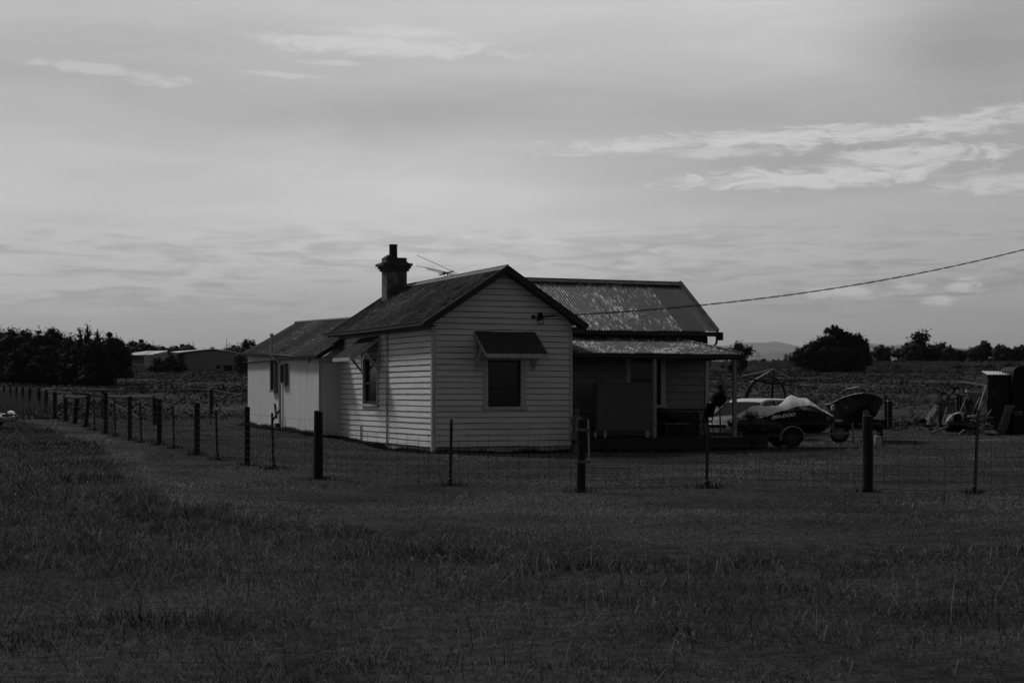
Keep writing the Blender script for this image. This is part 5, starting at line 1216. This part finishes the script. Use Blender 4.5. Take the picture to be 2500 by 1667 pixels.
def pallet(u0, u1, lab, dd):
    a = S(u0, 1060, dd); p_ = thing('pallet', (a.x, a.y, float(g(a.x, a.y))), R(73.5), lab, 'pallet', None); L_ = 1.0; th_ = R(90-20)
    ux = Vector((0, 1, 0)); up = Vector((0, 0, 1))
    lean = Vector((0, -math.cos(R(72)), math.sin(R(72)))); side_ = Vector((1, 0, 0)); nr = lean.cross(side_)
    m = MB()
    for k in range(6): c_ = lean*(.06+k*.19); m.bar(c_-side_*.0, c_+side_*.9, .025, .12, up=lean)
    m.build('slat', 'timber_old', p_)
    m = MB()
    for k in (0.03, .45, .87): m.bar(side_*k+nr*.05, side_*k+nr*.05+lean*1.08, .05, .08, up=nr)
    m.build('runner', 'timber_old', p_)
for k, (u0, lab) in enumerate(((2437, 'front pallet leaning upright before the right side of the outhouse'), (2445, 'second leaning pallet behind the front one'), (2453, 'rearmost leaning pallet, tallest of the three'))): pallet(u0, 0, lab, -1.4+.35*k)
m = MB(); m.box(WX+.11, 2.0, yF-.1, yF, 0, 2.65); m.build('wing_end_wall', 'sheet', house)
r = random.Random(101)
LN = [(2300, 1034, 2312, 992), (2318, 1030, 2330, 985), (2345, 1004, 2362, 962), (2358, 1010, 2352, 968), (2372, 1012, 2392, 970), (2366, 1008, 2380, 985), (2392, 1012, 2400, 980), (2400, 1030, 2420, 1000)]
for i, (u0, v0, u1, v1) in enumerate(LN):
    plankpx('timber_plank', (u0, v0), (u1, v1), .045, ['timber_old', 'timber_dark', 'timber_old', 'timber_old'][i % 4], 'narrow batten leaning among the scrap between the shelter and the outhouse', 'plank', -.9, -.5, group='battens leaning in the scrap heap', th=.03)
m = MB(); N = 60; vs = []; a0, a1, b0, b1 = S(2300, 1036, -1.0), S(2322, 1037, -1.1), S(2312, 1000, -.3), S(2336, 1002, -.4)
for i in range(N+1):
    t_ = i/N; h = Vector((0, -.02*math.cos(t_*2*math.pi*5), 0)); vs += [a0.lerp(a1, t_)+h, b0.lerp(b1, t_)+h]
m.add(vs, [(2*i, 2*i+2, 2*i+3, 2*i+1) for i in range(N)]); m.sm = True; tag(m.build('roofing_sheet', 'alloy', origin=tuple(a0)), 'loose corrugated sheet leaning against the planked shelter', 'sheet')
# old machine cab at the right edge
cb_ = thing('machinery_cab', tuple(gd(2500, DS-.5)), 0, 'dark hulk of an old machine cab at the right edge with a pale plate', 'machine')
m = MB(); a, b = S(2474, 1060, -.5), S(2540, 940, -.5); m.box(a.x, b.x, a.y, a.y+1.6, z0, b.z); m.build('body', 'black', cb_, world=True)
m = MB(); secs = []
for y_ in (0, 1.6):
    secs.append([S(u, v, -.5)+Vector((0, y_, 0)) for u, v in ((2472, 941), (2475, 905), (2480, 897), (2490, 894.5), (2540, 893), (2540, 941))])
m.loft(secs); m.build('hood', 'black', cb_, world=True)
m = MB(); a, b = S(2476, 980, -.56), S(2530, 944, -.56); m.box(a.x, b.x, a.y, a.y+.05, a.z, b.z); m.build('side_panel', 'ali', cb_, world=True)
m = MB(); a, b = S(2477, 1014, -.6), S(2496, 1003, -.6); m.box(a.x, b.x, a.y, a.y+.05, a.z, b.z); pl_ = m.build('plate', 'panel_pale', cb_, world=True)
m = MB(); a = S(2486.5, 1009, -.6); m.lathe((a.x, a.y-.0, a.z), [(.03, -.012), (.03, .01)], 12, axis='y'); m.build('hole', 'black', cb_, world=True)

# ================================================================== stakes in the field
r = random.Random(17); proto = None
SP = [(348, 910, 22), (420, 932, 16), (361, 928, 20), (280, 940, 16), (324, 945, 16), (375, 952, 18), (436, 957, 16), (504, 966, 14), (458, 932, 8), (401, 930, 14), (494, 920, 10), (508, 930, 12), (533, 927, 12), (562, 935, 12), (578, 926, 16), (590, 980, 16), (206, 932, 12), (243, 932, 12), (564, 905, 12),
      (1859, 967, 16), (1818, 963, 15), (1798, 948, 18), (1735, 920, 12), (1767, 930, 15), (1877, 928, 12), (1966, 962, 17), (2040, 978, 20), (2057, 949, 16), (2066, 940, 11), (2083, 934, 12), (1998, 944, 12), (2137, 962, 18), (2194, 942, 11), (2215, 956, 16), (2129, 942, 10), (2247, 944, 14), (2278, 952, 16), (2253, 995, 28), (2334, 950, 12), (2172, 935, 12), (2345, 925, 10), (2292, 930, 10), (2011, 925, 11), (2032, 920, 9), (1950, 925, 12), (2100, 918, 9), (2228, 925, 9), (1912, 948, 10), (2310, 940, 10), (2160, 955, 12)]
for u, v, h in SP:
    p = gp(u, v); hh = h/FOC*p.y
    if proto is None:
        m = MB(); m.box(-.022, .022, -.02, .02, -.1, 1); proto = m.build('stake', 'stake'); tag(proto, 'thin pale stake standing in the ploughed field', 'stake', 'stakes standing in the field'); o = proto
    else: o = proto.copy(); COL.objects.link(o)
    o.location = p; o.scale = (max(1, p.y*.0135), 1, hh); o.rotation_euler = (R(r.uniform(-3, 3)), R(r.uniform(-3, 3)), 0)
# pale electric tape runs across the field
for i, (pts) in enumerate([[(110, 947, ), (300, 951.5), (420, 951.5), (440, 947), (520, 952), (590, 963)], [(1740, 965), (1860, 968), (1990, 964), (2060, 966), (2200, 964), (2290, 963)]]):
    q = [gp(u, v+8) for u, v in pts]; q = [Vector(((u-1250)/FOC*a.y, a.y, CAMZ+(HOR-v)/FOC*a.y)) for a, (u, v) in zip(q, pts)]
    m = MB(); m.tube(q, .012, 4); m.sm = False; tag(m.build('electric_tape', 'stake', origin=tuple(q[0])), ['pale line strung over the field behind the yard rails', 'pale line strung over the field behind the clothesline'][i], 'fence line')

# ================================================================== grass (one mesh each: nobody could count the blades)
def blades(name, P, H, Wd, lean, shade, seed=0):
    r = np.random.default_rng(seed); n = len(P); a = r.uniform(0, 2*np.pi, n); la = r.uniform(0, 2*np.pi, n); L = H*lean*r.uniform(.3, 1.3, n)
    sx, sy = np.cos(a)*Wd/2, np.sin(a)*Wd/2; lx, ly = np.cos(la)*L, np.sin(la)*L
    z = g(P[:, 0], P[:, 1])-.01
    b = np.stack([P[:, 0], P[:, 1], z], 1); s = np.stack([sx, sy, 0*sx], 1)
    m1 = b+np.stack([lx*.3, ly*.3, H*.55], 1); m2 = b+np.stack([lx, ly, H*np.clip(1-.16*lean*lean, .35, 1)], 1)
    V = np.stack([b-s, b+s, m1-s*.8, m1+s*.8, m2], 1).reshape(-1, 3).astype(np.float32)
    k = (np.arange(n)*5)[:, None]; F = np.concatenate([k+0, k+1, k+3, k+0, k+3, k+2, k+2, k+3, k+4], 1).astype(np.int32).ravel()
    me = bpy.data.meshes.new(name); me.vertices.add(len(V)); me.vertices.foreach_set('co', V.ravel()); me.loops.add(len(F)); me.loops.foreach_set('vertex_index', F)
    me.polygons.add(len(F)//3); me.polygons.foreach_set('loop_start', np.arange(0, len(F), 3, dtype=np.int32)); me.update(calc_edges=True)
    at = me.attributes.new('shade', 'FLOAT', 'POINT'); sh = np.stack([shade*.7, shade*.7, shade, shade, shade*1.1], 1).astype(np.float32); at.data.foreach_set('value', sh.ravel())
    me.materials.append(M['grass']); o = bpy.data.objects.new(name, me); COL.objects.link(o); tag(o, kind='stuff'); return o
def fan(n, y0, y1, pw, seed, half=.36, ex=4.5):
    """points over the wedge of ground in and a little beside the view, denser close by"""
    r = np.random.default_rng(seed); t = r.random(n); Y = (y0**pw+t*(y1**pw-y0**pw))**(1/pw); X = r.uniform(-1, 1, n)*(Y*half+ex); return np.stack([X, Y], 1)
def vnoise(P, s, seed):
    r = np.random.default_rng(seed); o = np.zeros(len(P))
    for k in range(7): a = r.uniform(0, 6.28); f = s*r.uniform(.6, 1.8); o += np.sin((P[:, 0]*np.cos(a)+P[:, 1]*np.sin(a))*f+r.uniform(0, 6.28))
    return o/3.0
def in_house(P):
    c_, s_ = math.cos(HT), math.sin(HT); x = (P[:, 0]-HX)*c_+(P[:, 1]-HY)*s_; y = -(P[:, 0]-HX)*s_+(P[:, 1]-HY)*c_
    return ((x > 0) & (x < 3.6) & (y > 0) & (y < 7.9)) | ((x > 3.5) & (x < 8.6) & (y > -.05) & (y < 5.9)) | ((x > -.6) & (x < 3) & (y > 7.7) & (y < 16.3))
G_K = 1.75
# rough grass in the foreground
P = fan(430000, 6.3, 72, .50, 1); d_ = P[:, 1]-edgeY(P[:, 0])+.35*vnoise(P, 2.4, 77); P = P[d_ < rng.normal(0, .22, len(P))]
d_ = P[:, 1]-edgeY(P[:, 0]); nz, nb = vnoise(P, 1.5, 2), vnoise(P, .45, 3); r = np.random.default_rng(3)
tu = np.clip(vnoise(P, 3.4, 78)+.7*vnoise(P, 1.2, 79)-.35, 0, 1.5); H = (.060+.022*nz+.016*nb+.070*tu)*np.exp(r.normal(0, .38, len(P)))*np.where((d_ > -.8) & (P[:, 0] > -1), 1.35, 1.0)*np.clip(P[:, 1]/16, .72, 1.1); H = np.clip(H, .025, .24)
sh = G_K*np.clip(.052+.018*vnoise(P, 2.2, 5)+.010*nb-.018*tu, .01, 1)*np.exp(r.normal(0, .42, len(P))); st_ = r.random(len(P)); sh = np.where(st_ < .10, G_K*r.uniform(.08, .20, len(P)), np.where(st_ < .35, sh*.45, sh))
blades('grass', P, H, np.clip(P[:, 1]*.00050, .0052, .02), r.uniform(.5, 2.3, len(P)), np.clip(sh, .008, .4), 4)
# mown grass
P = fan(400000, 13, 62, .40, 6); d_ = P[:, 1]-edgeY(P[:, 0])+.35*vnoise(P, 2.4, 77); P = P[(d_ > rng.normal(0, .2, len(P))) & ~in_house(P)]
r = np.random.default_rng(8); d_ = P[:, 1]-edgeY(P[:, 0]); nb = vnoise(P, .8, 9)
H = (.030+.010*nb)*np.exp(r.normal(0, .3, len(P)))*np.where(d_ < .35, 2.4, 1.0); H = np.clip(H, .012, .16)
pt_ = vnoise(P*np.array([.45, 1.0]), .9, 15); sh = 1.22*G_K*np.clip(.068+.022*vnoise(P*np.array([.6, 1.2]), 1.6, 10)+.016*nb+.014*vnoise(P, 5, 14)+.030*np.clip(pt_-.3, 0, 1.5), .02, 1)*np.exp(r.normal(0, .3, len(P))); pale = np.exp(-((d_-1.6)/1.6)**2)*np.clip((-P[:, 0]-1)/3, 0, 1); sh = sh*(1+.7*pale); st_ = r.random(len(P)); sh = np.where(st_ < .05, r.uniform(.12, .28, len(P)), np.where(st_ < .3, sh*.5, sh*1.1))
blades('mown_grass', P, H, np.clip(P[:, 1]*.0006, .006, .03), r.uniform(.5, 1.6, len(P)), np.clip(sh, .01, .4), 11)
# seeded stalks in the rough
P = fan(2300, 6.6, 20, .8, 21); P = P[P[:, 1] < edgeY(P[:, 0])+.2]; r = np.random.default_rng(22)
blades('grass_stalks', P, r.uniform(.10, .30, len(P)), np.full(len(P), .005), r.uniform(.3, 2.2, len(P)), np.where(r.random(len(P)) < .7, r.uniform(.12, .34, len(P)), .02), 23)
# longer tufts against walls, posts and along the ditch
Q = []
def run_pts(a, b, n, w): t_ = rng.random(n); Q.append(np.stack([a[0]+(b[0]-a[0])*t_+rng.normal(0, w, n), a[1]+(b[1]-a[1])*t_+rng.normal(0, w, n)], 1))
run_pts(HL(-.10, 0), HL(-.10, 7.8), 5200, .07); run_pts(HL(0, -.12), HL(3.6, -.12), 1800, .06); run_pts(HL(WX-.14, 7.7), HL(WX-.14, 16.3), 5200, .12); run_pts(HL(WX, 7.6), HL(-.05, 7.6), 700, .08); run_pts(HL(3.6, -.2), HL(8.7, -.2), 1500, .08)
for p in pf+pl: Q.append(np.stack([rng.normal(p.x, .12, 70), rng.normal(p.y, .10, 70)], 1))
P = np.concatenate(Q); P = P[~in_house(P)]; r = np.random.default_rng(31)
cl = .5+.5*np.sin(P[:, 0]*4.1+P[:, 1]*2.3)*np.sin(P[:, 1]*3.3); H = np.clip(.05+.16*cl*r.random(len(P)), .03, .3)
blades('grass_tufts', P, H, np.full(len(P), .014), r.uniform(.2, .9, len(P)), r.uniform(.02, .045, len(P)), 32)
# dense verge weeds around the far left posts, and rough tussocks over the field
P = np.stack([rng.uniform(-34, -19, 16000), rng.uniform(68, 118, 16000)], 1); P = P[(P[:, 0] < -.30*P[:, 1]+1.5)]; r = np.random.default_rng(41)
blades('grass_verge', P, r.uniform(.2, .75, len(P)), np.full(len(P), .035), r.uniform(.2, .6, len(P)), r.uniform(.05, .13, len(P)), 42)
P = fan(60000, 62, 300, .75, 51, half=.33, ex=4); r = np.random.default_rng(52); rowf = np.sin(P[:, 1]*2.1+.4*np.sin(P[:, 0]*.1))
sh = (.055+.02*vnoise(P, .12, 53)+.012*rowf)*np.exp(r.normal(0, .5, len(P)))
blades('field_grass', P, np.clip(.12*np.exp(r.normal(0, .45, len(P))), .04, .5), P[:, 1]*.0022, r.uniform(.5, 1.5, len(P)), np.clip(sh, .012, .25), 54)
P = np.stack([rng.uniform(-20, 125, 26000), rng.uniform(298, 334, 26000)], 1); r = np.random.default_rng(55)
blades('bank_grass', P, r.uniform(.2, .8, len(P)), np.full(len(P), .45), r.uniform(.4, 1.2, len(P)), np.clip(.085+.03*vnoise(P, .12, 56)+r.normal(0, .015, len(P)), .02, .2), 57)

# ================================================================== haze: the air that pales the far hills
if HAZE > 0:
    m = MB(); m.box(-52000, 52000, -400, 52000, -3, 1500); hz = m.build('haze', 'void'); tag(hz, kind='stuff')
    hm = bpy.data.materials.new('haze'); hm.use_nodes = True; nt = hm.node_tree; nt.nodes.clear()
    pv = nt.nodes.new('ShaderNodeVolumePrincipled'); pv.inputs['Density'].default_value = HAZE; pv.inputs['Color'].default_value = (HAZE_C,)*3+(1,); pv.inputs['Anisotropy'].default_value = .3
    o = nt.nodes.new('ShaderNodeOutputMaterial'); nt.links.new(pv.outputs[0], o.inputs['Volume']); hz.data.materials.clear(); hz.data.materials.append(hm)
